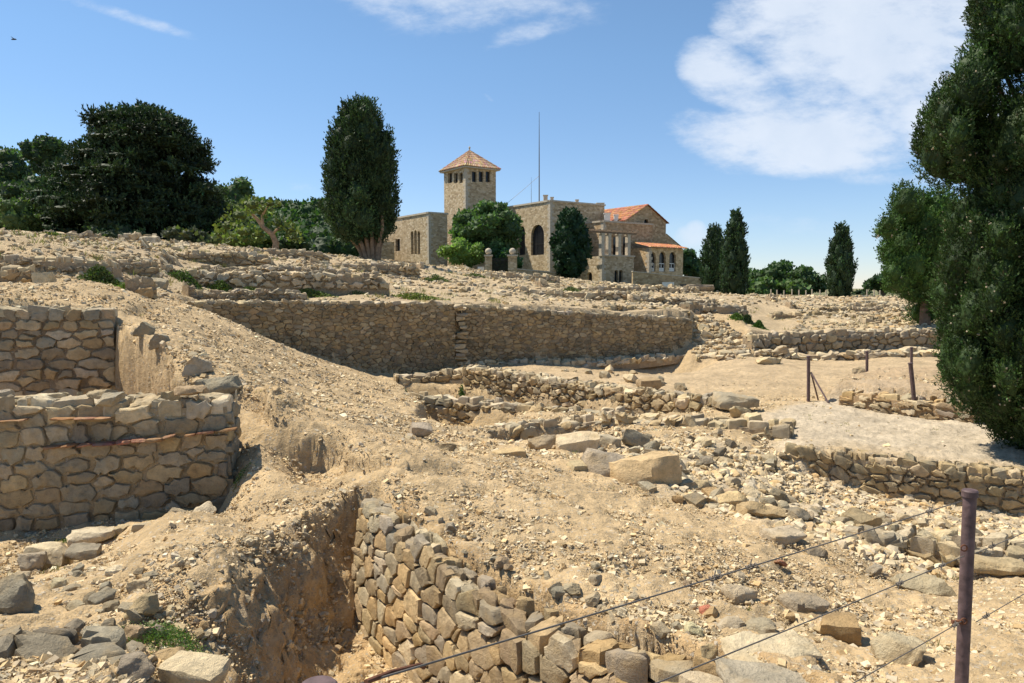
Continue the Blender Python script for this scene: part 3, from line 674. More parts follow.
# -- the four large walls
def near_cols(u, v, r):
    q = r.random(); return pick(r, 'tan') if q < .3 else pick(r, 'ochre') if q < .42 else pick(r, 'grey') * 1.22
nw_pts = [(-8.5, 7.0, -2.5, -1.02), (-4.86, 7.18, -2.5, -1.10), (-3.7, 7.3, -2.45, -1.14), (-2.84, 7.42, -2.4, -1.14)]
near_wall = wall('low grey wall of large squared stones with red tile courses', nw_pts, .5, .28, .15, 'grey', 11, gap=.014, bulge=.17, tilt=.1, ragged=.25, ends='b', jitc=.12, ccol=(.44, .34, .21), colf=near_cols, toppal='pale', tw=.3, inset=.015)
def tile_course(px0, py0, px1, py1, Y, par, th=.028, seed=0):
    r = np.random.default_rng(seed); a, b = W(px0, py0, Y[0]), W(px1, py1, Y[1]); L = np.linalg.norm((b - a)[:2]); d = (b - a) / L; u = 0; mb = MB()
    n = np.array((d[1], -d[0], 0)); n /= np.linalg.norm(n)
    while u < L:
        l = r.uniform(.09, .22); tv, tq = T_BLK[r.integers(len(T_BLK))]
        c = a + d * (u + l / 2) + n * r.uniform(.035, .06) + np.array((0, 0, r.normal(0, .004)))
        M_ = np.column_stack((d * l * .5, -n * .07, np.array((0, 0, th * .5 * r.uniform(.7, 1.2))))); mb.add(c + tv @ M_.T, tq, None, np.array((.33, .15, .09)) * r.uniform(.75, 1.25) * np.array((1, r.uniform(.85, 1.2), r.uniform(.8, 1.2)))); u += l * .97
    mb.build('tile_course', M_STONE, par)
tile_course(48, 446, 152, 439, (7.2, 7.26), near_wall, .034, 1); tile_course(150, 440, 168, 436, (7.26, 7.3), near_wall, .02, 2); tile_course(187, 434, 226, 429, (7.36, 7.42), near_wall, .03, 3)
tile_course(55, 418, 112, 417, (7.2, 7.25), near_wall, .018, 4); tile_course(0, 421, 22, 419, (7.18, 7.2), near_wall, .018, 5)
wall('tall shaded wall behind the low wall with red tile courses', [(-14, 11.75, -2.9, -.26), (-8.2, 11.9, -2.9, -.33), (-6.62, 12.5, -2.9, -.37)], .45, .32, .165, 'grey', 12, gap=.016, bulge=.17, ragged=.2, jitc=.16, colf=near_cols, ccol=(.32, .25, .165), toppal='pale')
ENDS = ['b', False]
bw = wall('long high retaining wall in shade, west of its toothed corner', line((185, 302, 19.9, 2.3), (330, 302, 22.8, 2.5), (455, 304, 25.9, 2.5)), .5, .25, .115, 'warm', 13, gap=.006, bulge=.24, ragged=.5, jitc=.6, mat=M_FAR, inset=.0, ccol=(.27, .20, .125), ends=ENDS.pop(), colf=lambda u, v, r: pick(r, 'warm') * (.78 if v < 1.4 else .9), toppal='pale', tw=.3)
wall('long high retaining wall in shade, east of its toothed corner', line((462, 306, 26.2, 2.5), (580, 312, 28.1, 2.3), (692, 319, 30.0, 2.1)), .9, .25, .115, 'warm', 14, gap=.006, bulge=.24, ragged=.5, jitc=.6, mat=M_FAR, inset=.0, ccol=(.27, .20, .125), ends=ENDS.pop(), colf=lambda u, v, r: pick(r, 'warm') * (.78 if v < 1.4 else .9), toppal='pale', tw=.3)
mb = MB(); r = np.random.default_rng(4)
for k in range(14):
    zc = -2.62 + k * .155 + r.normal(0, .02); tv, tq = T_BLK[k % 14]; c = np.array((-1.80 + r.normal(0, .05), 26.02 + r.normal(0, .06), zc)); mb.add(c + tv @ (np.diag((r.uniform(.10, .24), .2, r.uniform(.05, .09)))), tq, None, pick(r, 'pale') * r.uniform(.6, 1.0))
q_ = mb.build('quoin', M_FAR, bw)
# small course of rough stones above the east wall, its pale footing, and the footing of the ramp
wall('thin crumbling course of brown stones on top of the high wall', line((540, 307, 28.6, .3), (620, 308, 29.6, .42), (690, 311, 30.8, .5)), .5, .3, .16, 'warm', 15, gap=.02, bulge=.45, ragged=1.0, mat=M_FAR, jit=.3)
wall('low pale footing running along the foot of the high wall', line((460, 362, 26.0), (580, 362, 27.4), (690, 355, 29.2)), .7, .4, .16, 'pale', 16, gap=.02, bulge=.5, ragged=.9, mat=M_FAR, jit=.3)
# -- retaining wall of the foreground trench
fw_pts = [(-1.40, 6.13, -2.95, -1.74), (-.95, 5.41, -2.95, -1.83), (-.41, 4.63, -2.95, -1.91), (.17, 3.87, -2.95, -1.89), (.66, 3.42, -2.95, -1.84), (1.02, 2.94, -2.9, -1.80)]
def fw_cols(u, v, r):
    c = pick(r, 'ochre') * 1.08 if r.random() < .75 else pick(r, 'tan')
    if v > .8 and r.random() < .25: c = pick(r, 'grey') * np.array((1.2, 1.1, .95))
    return c * 1.08
wall('dry-stone retaining wall of yellow and grey stones beside the deep trench', fw_pts, .22, .185, .12, 'ochre', 17, gap=.007, bulge=.15, ragged=.5, jitc=.5, jit=.13, tilt=.07, batter=.12, colf=fw_cols, toppal='ochre', ccol=(.42, .28, .14), tw=.2, inset=.05, low=.12, tsink=.3)
# -- wall that holds up the gravel path
wall('dry-stone retaining wall holding up the grey gravel path', line((786, 449, 10.72), (850, 455, 10.5), (905, 463, 10.2), (965, 469, 9.95), (1030, 474, 9.8), (1180, 488, 9.4)), .35, .22, .11, 'warm', 18, gap=.012, bulge=.35, ragged=.4, jitc=.5, jit=.22, toppal='tan', colf=lambda u, v, r: pick(r, 'tan') * .9 if r.random() < .6 else pick(r, 'warm'))
# -- walls of the small excavated rooms in the middle
wall('lit room wall of small stones climbing away from the sandy court', line((463, 367, 19.8, .9), (520, 375, 18.6, 1.0), (580, 384, 17.2, .95), (650, 394, 15.9, .8), (735, 402, 14.4, .6)), .5, .25, .15, 'tan', 19, gap=.014, bulge=.4, ragged=.5, jitc=.6, jit=.22, mat=M_FAR, both=True, toppal='pale')
wall('knee-high wall in front of the lit room wall', line((400, 396, 16.6, .5), (455, 399, 16.0, .6), (500, 405, 15.4, .6), (560, 412, 14.6, .5), (620, 415, 14.0, .5)), .45, .3, .15, 'tan', 20, gap=.014, bulge=.45, ragged=.7, jitc=.6, jit=.25, mat=M_FAR, toppal='pale')
wall('short wall with a dark shaded face near the sunken sandy room', line((482, 430.5, 12.2, .5), (520, 428, 12.3, .55), (575, 423, 12.6, .55), (600, 421, 12.8, .5)), .4, .32, .15, 'grey', 21, gap=.016, bulge=.4, ragged=.5, jitc=.5, jit=.25, toppal='pale', mat=M_FAR)
wall('low wall stub closing the north end of the small rooms', line((395, 377, 20.2, .5), (430, 374, 20.5, .55), (463, 371, 20.4, .55)), .45, .3, .16, 'tan', 22, gap=.014, bulge=.4, ragged=.6, jit=.22, mat=M_FAR, toppal='pale')
wall('low tumbled wall crossing toward the gravel path', line((600, 424, 12.6, .35), (680, 424, 12.3, .35), (740, 424, 12.0, .35), (790, 430, 11.6, .35)), .5, .33, .15, 'tan', 23, gap=.02, bulge=.5, ragged=1.0, jit=.3, jitc=.7, mat=M_FAR, toppal='pale')
wall('low wall stub of big grey stones behind the rusty-topped post', line((845, 541, 6.9, .5), (900, 543, 6.75, .55), (960, 550, 6.5, .6), (1030, 552, 6.4, .6), (1150, 560, 6.2, .6)), .4, .26, .13, 'grey', 24, gap=.012, bulge=.4, ragged=.8, jitc=.6, jit=.3, toppal='pale')
wall('low wall of large grey stones at the lower corner', [(-3.3, 3.2, -2.2, -1.66), (-2.12, 3.3, -2.2, -1.68), (-1.78, 3.32, -2.2, -1.76)], .3, .26, .12, 'grey', 25, gap=.01, bulge=.3, ragged=.3, ends='b', jitc=.2, ccol=(.3, .22, .14))
# -- terraces on the right
wall('long shaded terrace wall of grey stones below the lone cypress', line((752, 338, 29.3), (790, 333, 30), (850, 331, 31), (905, 330, 31.5), (1060, 333, 32.2), (1400, 342, 33)), .6, .46, .26, 'dark', 26, gap=.025, bulge=.35, ragged=.4, mat=M_FAR, toppal='pale', colf=lambda u, v, r: pick(r, 'grey'))
wall('dark rough wall above the debris ramp', line((690, 303, 33.2, 1.1), (720, 306, 34.8, 1.2), (748, 309, 36.3, .9)), .6, .42, .26, 'dark', 27, gap=.03, bulge=.45, ragged=.8, mat=M_FAR, jitc=.6)
wall('pale terrace wall one step above the long shaded one', line((772, 314, 38, .55), (840, 315, 38.5, .6), (905, 316, 39, .6), (1050, 318, 40, .6)), .6, .5, .26, 'tan', 28, gap=.03, bulge=.45, ragged=.8, mat=M_FAR, jitc=.5)
wall('low curb of pale stones along the far side of the court', line((695, 356, 28.6, .3), (760, 355, 28.2, .4), (860, 354, 27.8, .45), (940, 353, 27.6, .45), (1100, 353, 27.6, .4)), .7, .55, .25, 'pale', 29, gap=.035, bulge=.6, ragged=1.2, mat=M_FAR, jitc=.7, jit=.3)
wall('half-buried wall in the earth bank beside the tall cypress', line((880, 377, 17.6, .3), (930, 378, 17.4, .35), (1010, 381, 17.2, .35)), .5, .36, .2, 'dark', 30, gap=.02, bulge=.45, ragged=.9, mat=M_FAR, jit=.3)
for k, (a, b, la) in enumerate(((( 790, 303, 50, .5), (900, 304, 50, .5), 'crumbled wall line of pale stones below the far posts'), ((700, 297, 56, .5), (800, 298, 56, .45), 'crumbled wall line in front of the paired cypresses'), ((810, 297.5, 62, .4), (900, 298, 62, .4), 'farthest thin wall line beneath the lone cypress'), ((850, 323, 35, .45), (915, 323, 35.5, .5), 'short pale wall between the two terrace walls'))):
    wall(la, line(a, b), .7, .6, .25, 'pale', 31 + k, gap=.05, bulge=.6, ragged=1.4, mat=M_FAR, jitc=.7, jit=.35)
wall('low bank of orange earth and stones at the edge of the path', line((838, 393, 15.3, .5), (874, 395, 14.7, .5), (912, 400, 14.1, .52), (975, 410, 13.4, .55)), .6, .3, .1, 'ochre', 47, name='rubble_bank', gap=.03, bulge=.3, ragged=1.0, mat=M_FAR, jit=.3, ccol=(.44, .30, .17), cat='bank')
# -- remains of walls on the plateau
PW = [
 ('grey wall remnant across the slope over the flat gravel terrace', [(-150, 255, 18.9, .8), (0, 258, 18.95, .8), (60, 260, 19.05, .8), (113, 264, 19.2, .75)], .6, .42, .22, 'grey'),
 ('topmost wall remnant on the skyline under the dark trees', [(-150, 233, 34, .6), (0, 236.5, 35, .6), (60, 240, 35.5, .6), (100, 244, 36, .5)], .8, .55, .25, 'tan'),
 ('middle wall remnant between the skyline and the grey wall', [(-100, 246, 26, .55), (0, 247.5, 26, .5), (50, 248, 26.3, .4)], .7, .5, .24, 'tan'),
 ('stepped wall stub with green weeds at its foot', [(112, 263, 20.3, .7), (140, 261, 20.8, .75), (160, 265, 21.2, .5)], .6, .4, .2, 'tan'),
 ('skyline wall stub of pale blocks beside the dark trees', [(118, 243.5, 33, .5), (152, 240, 33.5, .6), (156, 241, 34, .5)], .7, .6, .26, 'pale'),
 ('long wall remnant stepping down toward the multi-stemmed cypress', [(140, 252, 28, .6), (200, 254, 28.6, .55), (280, 261, 30, .5)], .7, .5, .24, 'tan'),
 ('low wall remnant with weeds above the sloping bank', [(160, 269, 24, .5), (240, 272, 25, .5), (330, 275, 26.5, .5), (390, 277, 27.5, .45)], .6, .55, .24, 'pale'),
 ('broken foundation course above the west end of the high wall', [(188, 293, 20.6, .3), (240, 291, 21.6, .35), (308, 294, 22.6, .3)], .5, .34, .16, 'dark'),
 ('wall remnant below the multi-stemmed cypress', [(310, 262, 37, .6), (380, 264, 38, .55), (420, 268, 39, .5)], .8, .6, .26, 'tan'),
 ('thin wall remnant in front of the gate pillars', [(420, 273, 44, .5), (490, 277, 46, .5), (560, 280, 48, .5)], .8, .65, .26, 'pale'),
 ('thin wall remnant below the loggia of the villa', [(540, 283, 42, .5), (620, 287, 44, .5), (700, 292, 46, .5)], .8, .65, .26, 'pale'),
 ('dark wall remnant above the brown course on the high wall', [(632, 298, 36, .45), (690, 299, 37, .5), (720, 301, 38, .5)], .6, .5, .24, 'grey'),
 ('short wall stub left standing on the flat gravel terrace', [(-60, 280, 15.2, .35), (0, 282, 15.4, .4), (33, 281, 15.6, .4)], .5, .36, .19, 'ochre'),
 ('stony foundation edge at the head of the sloping bank', [(124, 285, 15.8, .45), (140, 287, 15.9, .5), (158, 291, 16.2, .4)], .5, .34, .17, 'tan'),
]
PW += [
 ('long level wall line on the upper slope left of the villa', [(170, 247, 38, .4), (260, 256, 39, .4), (330, 260, 40, .4)], .6, .5, .2, 'tan'),
 ('thin level wall line above the flat gravel terrace', [(160, 263, 27, .4), (270, 267, 28, .4), (360, 271, 30, .4)], .6, .45, .2, 'pale'),
 ('low wall line beneath the villa loggia, nearer the high wall', [(520, 290, 36, .35), (600, 292, 36.5, .35), (650, 295, 37, .35)], .6, .5, .2, 'pale'),
 ('second wall line down from the far skyline posts', [(770, 306, 45, .4), (860, 308, 46, .4), (930, 308, 46, .4)], .6, .5, .2, 'pale'),
 ('wall line directly over the pale terrace wall', [(790, 311, 41, .4), (850, 311.5, 41.5, .4), (920, 312, 42, .4)], .6, .5, .2, 'tan'),
 ('topmost wall line on the left margin of the slope', [(-60, 240, 30, .4), (20, 242, 30.5, .4), (90, 247, 31, .4)], .6, .5, .22, 'pale'),
]
for k, (la, pts, th, w, h, pl) in enumerate(PW):
    L_ = [[x, y, zb, max(zt, gz(x, y) + (.34 if y < 34 else .22))] for x, y, zb, zt in line(*pts)]
    for p_, q_ in ((L_[0], L_[1]), (L_[-1], L_[-2])): p_[3] = gz(p_[0], p_[1]) + .36
    L_.insert(1, [L_[0][i] * .8 + L_[1][i] * .2 for i in range(3)] + [L_[1][3] - .05]); L_.insert(-1, [L_[-1][i] * .85 + L_[-2][i] * .15 for i in range(3)] + [L_[-2][3] - .05])
    wall(la, L_, th, w * .78, h * .78, pl, 50 + k, gap=.03, bulge=.5, ragged=1.0, mat=M_FAR, jitc=.6, jit=.28, toppal='pale', both=False)
# ------------------------------------------------------------------ the villa
AX = np.array((.82, .572)); AX = AX / np.linalg.norm(AX); BX = np.array((-AX[1], AX[0]))      # plan axes: along the shaded fronts, along the sunlit fronts
def ppoint(px, Y): a = W(px, 270, Y); return a[:2]
class Plane:
    """vertical plane through P along d; at(px, py) = (run, height) of the point sighted there"""
    def __init__(s, P, d): s.P = np.array(P, float); s.d = np.array(d, float); s.n = np.array((s.d[1], -s.d[0]))
    def at(s, px, py):
        r = W(px, py, 1.0); k = (s.P @ s.n) / (r[:2] @ s.n); q = r * k; return float((q[:2] - s.P) @ s.d), float(q[2])
    def u(s, px): return s.at(px, 260)[0]
    def xyz(s, u, z, off=0.0): q = s.P + s.d * u + s.n * off; return np.array((q[0], q[1], z))
def arch(u0, u1, z0, z1, n=10):
    r = (u1 - u0) / 2; c = (u0 + u1) / 2; zs = z1 - r
    return [(u0, z0), (u1, z0)] + [(c + r * math.cos(a), zs + r * math.sin(a)) for a in np.linspace(0, math.pi, n)]
def rect(u0, u1, z0, z1): return [(u0, z0), (u1, z0), (u1, z1), (u0, z1)]
def faced(name, pl, u0, u1, z0, z1, holes, par, mat=None, depth=.35, c=(1, 1, 1), outline=None, thick=.4, bars=True):
    """a wall face with real openings; each opening gets jambs and a dark pane set back in it"""
    out = outline or rect(u0, u1, z0, z1); mb = MB()
    loops = [[Vector((a, b, 0)) for a, b in out]] + [[Vector((a, b, 0)) for a, b in h] for h in holes]
    tr = geometry.tessellate_polygon(loops); flat = [p for l in loops for p in l]
    f0 = np.array([pl.xyz(p.x, p.y) for p in flat]); T_ = np.array([list(t_) for t_ in tr])
    nrm = np.cross(f0[T_[:, 1]] - f0[T_[:, 0]], f0[T_[:, 2]] - f0[T_[:, 0]]); s = (nrm[:, :2] @ pl.n) < 0; T_[s] = T_[s][:, ::-1]
    mb.add(f0, None, T_, c)
    for h in holes:
        n = len(h); a = np.array([pl.xyz(u, z) for u, z in h]); b = np.array([pl.xyz(u, z, -depth) for u, z in h]); i = np.arange(n); j = (i + 1) % n
        mb.add(np.vstack((a, b)), np.column_stack((i, j, j + n, i + n)), None, c)
    w = mb.build(name, mat or M_MASON, par)
    for h in holes:
        pn = MB(); n = len(h); pn.add(np.array([pl.xyz(u, z, -depth + .02) for u, z in h] + [pl.xyz(np.mean([q[0] for q in h]), np.mean([q[1] for q in h]), -depth + .02)]), None, [(k, (k + 1) % n, n) for k in range(n)])
        p_ = pn.build('window', M_GLASS, par)
        us_ = [q[0] for q in h]; zs_ = [q[1] for q in h]
        if bars and max(us_) - min(us_) > .7:
            fb = MB()
            for k in range(1, 3):
                uu = min(us_) + (max(us_) - min(us_)) * k / 3; A = pl.xyz(uu - .03, min(zs_), -depth + .08); B = pl.xyz(uu + .03, min(zs_), -depth + .08)
                fb.add(np.array([A, B, B + (0, 0, (max(zs_) - min(zs_)) * .93), A + (0, 0, (max(zs_) - min(zs_)) * .93)]), [(0, 1, 2, 3)])
            zz = min(zs_) + (max(zs_) - min(zs_)) * .36; A = pl.xyz(min(us_) + .02, zz, -depth + .08); B = pl.xyz(max(us_) - .02, zz, -depth + .08)
            fb.add(np.array([A, B, B + (0, 0, .07), A + (0, 0, .07)]), [(0, 1, 2, 3)]); b_ = fb.build('window_frame', M_DARK, p_); b_.location = (0, 0, 0)
    return w
def block(mb, P, la, lb, z0, z1, c=(1, 1, 1), a0=0.0, b0=0.0, ax=None):
    mb.box((a0, b0, z0), (la, lb, z1), c, (AX, BX), P)
villa = empty('stone_villa', (*ppoint(560, 100), 0.0), 'big rough stone villa with square tiled tower, arched windows and orange tiled gable', 'building')
def cap(par, pl, u0, u1, z, name='cornice', t_=.22, out=.12):
    mb = MB(); P = pl.P
    A = pl.xyz(u0 - out, z, out); B = pl.xyz(u1 + out, z, out); C_ = pl.xyz(u1 + out, z, -.5); D_ = pl.xyz(u0 - out, z, -.5); up = np.array((0, 0, t_))
    mb.add(np.array([A, B, C_, D_, A + up, B + up, C_ + up, D_ + up]), [(3, 2, 1, 0), (4, 5, 6, 7), (0, 1, 5, 4), (1, 2, 6, 5), (2, 3, 7, 6), (3, 0, 4, 7)]); return mb.build(name, M_TRIM, par)
def mass(name, cpx, Y, top_px, ra_px, lb_px, zb=-1.0, holesA=(), holesB=(), LA=None, LB=None, cor=True, colr=(1, 1, 1)):
    """block with its near corner at column cpx; runs to column ra_px along AX and to lb_px along BX"""
    P = ppoint(cpx, Y); pa = Plane(P, AX); pb0 = Plane(P, BX)
    la = LA or pa.u(ra_px); lb = LB or pb0.u(lb_px); zt = pa.at(cpx, top_px)[1]
    pb = Plane(P + BX * lb, -BX)      # run from far end to the corner so that its normal points outward
    par = empty(name, (P[0], P[1], zb)); par.parent = villa; par.location = Vector((P[0], P[1], zb)) - villa.location
    def put(o):
        o.location = Vector((-P[0], -P[1], -zb)); return o
    def conv(pl, hs):
        r = []
        for kind, x0, y0, x1, y1 in hs:
            u0, za = pl.at(x0, y1); u1, _ = pl.at(x1, y1); zc = pl.at((x0 + x1) / 2, y0)[1]; zb_ = pl.at((x0 + x1) / 2, y1)[1]
            r.append(arch(u0, u1, zb_, zc) if kind == 'arch' else rect(u0, u1, zb_, zc))
        return r
    class Par: pass
    n0 = set(bpy.data.objects)
    faced('wall', pa, 0, la, zb, zt, conv(pa, holesA), par, c=colr); faced('wall', pb, 0, lb, zb, zt, conv(pb, holesB), par, c=colr)
    mb = MB(); q = [P + AX * la, P + AX * la + BX * lb, P + BX * lb]
    mb.add(np.array([(*q[0], zb), (*q[1], zb), (*q[1], zt), (*q[0], zt), (*q[2], zb), (*q[2], zt), (*P, zt)]), [(0, 1, 2, 3), (1, 4, 5, 2), (6, 3, 2, 5)], None, colr); mb.build('wall', M_MASON, par)
    qb = MB(); rq = np.random.default_rng(int(cpx)); zq = zt - .02; kq = 0
    while zq > zb + .5:
        hq = rq.uniform(.3, .42); la_, lb_ = (.62, .34) if kq % 2 else (.34, .62); qb.box((-.025, -.025, zq - hq + .02), (la_ * rq.uniform(.8, 1.15), lb_ * rq.uniform(.8, 1.15), zq), (1, 1, 1), (AX, BX), P); zq -= hq; kq += 1
    qb.build('quoin', M_TRIM, par)
    if cor: cap(par, pa, 0, la, zt + .002); cap(par, pb, 0, lb - .15, zt + .004)
    for o in set(bpy.data.objects) - n0:
        if o.parent == par: o.location = Vector((-P[0], -P[1], -zb))
    return par, P, la, lb, zt, pa, pb
# left wing, tower, main block
mass('left_wing', 429, 97, 213.5, 447.5, 372, holesB=[('arch', 411, 231, 413.6, 254), ('arch', 414.3, 230, 416.9, 254), ('arch', 417.6, 231, 420.2, 254), ('rect', 395.5, 239, 400, 251)])
mass('annex', 367, 99, 241, 369, 348, LA=4, holesB=[('rect', 355, 243, 359.5, 255)], cor=False)
tw, P, la, lb, zt, pa, pb = mass('tower', 466, 103, 166.5, 496, 444.5, holesA=[('rect', 472, 171.5, 476.6, 182), ('rect', 478.8, 171.5, 483.4, 182), ('rect', 485.6, 171.5, 490.2, 182)],
   holesB=[('rect', 448, 173, 452, 183), ('rect', 454, 173, 457.6, 183), ('rect', 459.5, 173, 462.6, 183)], cor=False)
def tiled(name, a, b, c, d, par, colr=(.52, .25, .13), pitch=.32, mat=None):
    """tiled slope: eave a-b, ridge d-c; rounded tile rows run from ridge to eave"""
    a, b, c, d = [np.array(x, float) for x in (a, b, c, d)]; mb = MB(); n = max(3, int(np.linalg.norm(b - a) / pitch)); r = np.random.default_rng(7)
    nn = np.cross(b - a, d - a); nn /= np.linalg.norm(nn); nn = nn if nn[2] > 0 else -nn
    mb.add(np.array([a, b, c, d]) - nn * .03, [(0, 1, 2, 3)], None, np.array(colr) * .6)
    m_ = 7
    for i in range(n):
        f0, f1 = i / n, (i + 1) / n; fm = (f0 + f1) / 2
        for k in range(m_):
            g0, g1 = k / m_, (k + 1) / m_ + .01; P_ = lambda f, g: (a + (b - a) * f) * (1 - g) + (d + (c - d) * f) * g
            cc = np.array(colr) * r.uniform(.8, 1.22) * np.array((1, r.uniform(.85, 1.35), r.uniform(.8, 1.5)))
            up0, up1 = nn * .13, nn * .09
            vs = [P_(f0, g0), P_(f0 * .7 + f1 * .3, g0) + up0, P_(f0 * .3 + f1 * .7, g0) + up0, P_(f1, g0), P_(f0, g1), P_(f0 * .7 + f1 * .3, g1) + up1, P_(f0 * .3 + f1 * .7, g1) + up1, P_(f1, g1)]
            mb.add(np.array(vs), [(0, 1, 5, 4), (1, 2, 6, 5), (2, 3, 7, 6), (0, 3, 2, 1)], None, cc)
    o = mb.build(name, mat or M_TILE, par); return o
o_ = .55; zr = zt + .05
c4 = [P - AX * o_ - BX * o_, P + AX * (la + o_) - BX * o_, P + AX * (la + o_) + BX * (lb + o_), P - AX * o_ + BX * (lb + o_)]
apex = np.array((*(P + AX * la / 2 + BX * lb / 2), W(470.5, 149.5, 106)[2]))
for i in range(4):
    a, b = c4[i], c4[(i + 1) % 4]; s = tiled('roof', (*a, zr), (*b, zr), apex, apex, tw, (.50, .30, .19)); s.location = Vector((-P[0], -P[1], 1.0))
mb = MB(); mb.box((-o_ + .1, -o_ + .1, zt - .16), (la + o_ - .1, lb + o_ - .1, zt + .02), (1, 1, 1), (AX, BX), P); s = mb.build('eaves', M_TRIM, tw); s.location = Vector((-P[0], -P[1], 1.0))
mb = MB(); mb.tube([apex - (0, 0, .1), apex + (0, 0, .25), apex + (0, 0, .4), apex + (0, 0, .6)], [.1, .08, .16, .03], 8); s = mb.build('finial', M_TRIM, tw); s.location = Vector((-P[0], -P[1], 1.0))
mb_, P, la, lb, zt, pa, pb = mass('main_block', 550, 97, 201.5, 604, 503, holesA=[('arch', 583, 228, 596, 254)], holesB=[('arch', 531, 224.5, 544, 255), ('arch', 518, 226, 525, 255)])
def local(o, P, zb=-1.0): o.location = Vector((-P[0], -P[1], -zb)); return o
# chimneys and vents on the roofs
def roofbox(px, py0, py1, w, Y, par=villa, name='chimney', mat=None):
    a = W(px, py1, Y); z1 = W(px, py0, Y)[2]; mb = MB(); mb.box((a[0] - w / 2, Y - w / 2, a[2] - .3), (a[0] + w / 2, Y + w / 2, z1)); mb.box((a[0] - w * .62, Y - w * .62, z1 + .003), (a[0] + w * .62, Y + w * .62, z1 + .12)); o = mb.build(name, mat or M_TRIM, par); return o
roofbox(545.5, 196, 202, .55, 101); roofbox(552, 198, 202, .4, 100); roofbox(577, 200.5, 203, .4, 101, name='roof_vent'); roofbox(600, 204, 208, .9, 103)
# lower terrace block with the pergola
tb, P2, la2, lb2, zt2, pa2, pb2 = mass('terrace_block', 602, 93, 256, 634, 574, holesA=[('arch', 614.4, 270, 618.2, 283), ('arch', 618.9, 270, 622.6, 283)], holesB=[('arch', 587, 272, 592, 284)], cor=False)
cap(tb, pa2, 0, la2, zt2 + .002, 'coping', .18).location = Vector((-P2[0], -P2[1], 1.0))
mass('terrace_wing', 575, 95.5, 261, 577, 556, LA=3, holesB=[('arch', 562, 271, 566, 284)], cor=False)
zl = pa2.at(602, 234)[1]
for px0, px1 in ((599, 602), (609, 612.6), (619, 622.2), (628.4, 631.6)):
    u0 = pa2.u(max(px0, 602.2)); mb = MB(); mb.box((u0, .15, zt2 + .19), (u0 + .5, .65, zl)); mb.box((u0 - .06, .09, zl), (u0 + .56, .71, zl + .14)); mb_c = MB(); c_ = mb; 
    mb2 = MB(); mb2.box((u0, .15, zt2 + .19), (u0 + .5, .65, zl), (1, 1, 1), (AX, BX), P2); mb2.box((u0 - .06, .09, zl), (u0 + .56, .71, zl + .14), (1, 1, 1), (AX, BX), P2)
    local(mb2.build('column', M_TRIM, tb), P2)
mb = MB(); mb.box((-2.0, .2, zl + .16), (la2 + .6, .42, zl + .36), (1, 1, 1), (AX, BX), P2)
for k in range(9): u = -1.6 + k * (la2 + 1.8) / 8; mb.box((u, -.4, zl + .38), (u + .14, 3.2, zl + .55), (1, 1, 1), (AX, BX), P2)
local(mb.build('pergola_beam', M_BARK, tb), P2)
# block behind the pergola, set back, with dark openings to the terrace
nb, P3, la3, lb3, zt3, pa3, pb3 = mass('rear_block', 603, 97.5, 222, 652, 598, LB=5, holesA=[('rect', 606, 237, 610, 255), ('rect', 613, 237, 619, 255), ('rect', 623, 237, 628, 255)], colr=(.95, .86, .80))
roofbox(607, 214, 222, .75, 101, name='water_tank', mat=M_WHITE); roofbox(616, 215.5, 222, .55, 102, name='water_tank', mat=M_WHITE)
# gabled hall with its orange roof
PG = ppoint(625, 101); pg = Plane(PG, AX); ug, zg = pg.at(666, 222); up_, zp_ = pg.at(647, 205); u0, z0 = pg.at(625, 219.5)
ue, ze = pg.at(666.5, 234); uf, zf = pg.at(680, 246)
hall = empty('gabled_hall', (PG[0], PG[1], -1)); hall.parent = villa; hall.location = Vector((PG[0], PG[1], -1)) - villa.location
u8, z8 = pg.at(644, 226); u9, _ = pg.at(648.5, 226); _, z9 = pg.at(646, 219)
faced('wall', pg, 0, 0, 0, 0, [arch(u8, u9, z8, z9)], hall, outline=[(0, -1), (uf, -1), (uf, zf), (ue, ze), (ug, ze + .01), (ug, zg), (up_, zp_), (0, z0)], c=(.95, .86, .80)).location = Vector((-PG[0], -PG[1], 1))
for o in hall.children: o.location = Vector((-PG[0], -PG[1], 1))
L_ = 11.0
mb = MB(); pA = lambda u, z, b=0.0: (*(PG + AX * u + BX * b), z)
mb.add(np.array([pA(0, -1), pA(0, z0), pA(0, z0, L_), pA(0, -1, L_), pA(ug, -1), pA(ug, zg), pA(ug, zg, L_), pA(ug, -1, L_), pA(up_, zp_, L_)]), [(0, 3, 2, 1), (4, 5, 6, 7), (3, 7, 6, 2)], [(2, 6, 8)]); mb.build('wall', M_MASON, hall)
s1_ = (z0 - zp_) / up_; s2_ = (zg - zp_) / (ug - up_); e_ = .35
tiled('roof', pA(-e_, z0 + s1_ * e_, L_ + .3), pA(-e_, z0 + s1_ * e_, -.3), pA(up_, zp_ + .04, -.3), pA(up_, zp_ + .04, L_ + .3), hall, (.50, .21, .115))
tiled('roof', pA(ug + e_, zg + s2_ * e_, -.3), pA(ug + e_, zg + s2_ * e_, L_ + .3), pA(up_, zp_ + .04, L_ + .3), pA(up_, zp_ + .04, -.3), hall, (.50, .21, .115))
mb = MB(); mb.add(np.array([pA(ug + .02, ze + .04, -.05), pA(ue, ze + .04, -.05), pA(uf + .2, zf, -.05), pA(uf + .2, zf, 5), pA(ue, ze + .04, 5), pA(ug + .02, ze + .04, 5), pA(uf, -1, 0), pA(uf, -1, 5)]), [(1, 2, 3, 4), (0, 1, 4, 5), (2, 6, 7, 3)], None, (.8, .7, .65)); mb.build('buttress', M_MASON, hall)
for o in hall.children: o.location = Vector((-PG[0], -PG[1], 1))
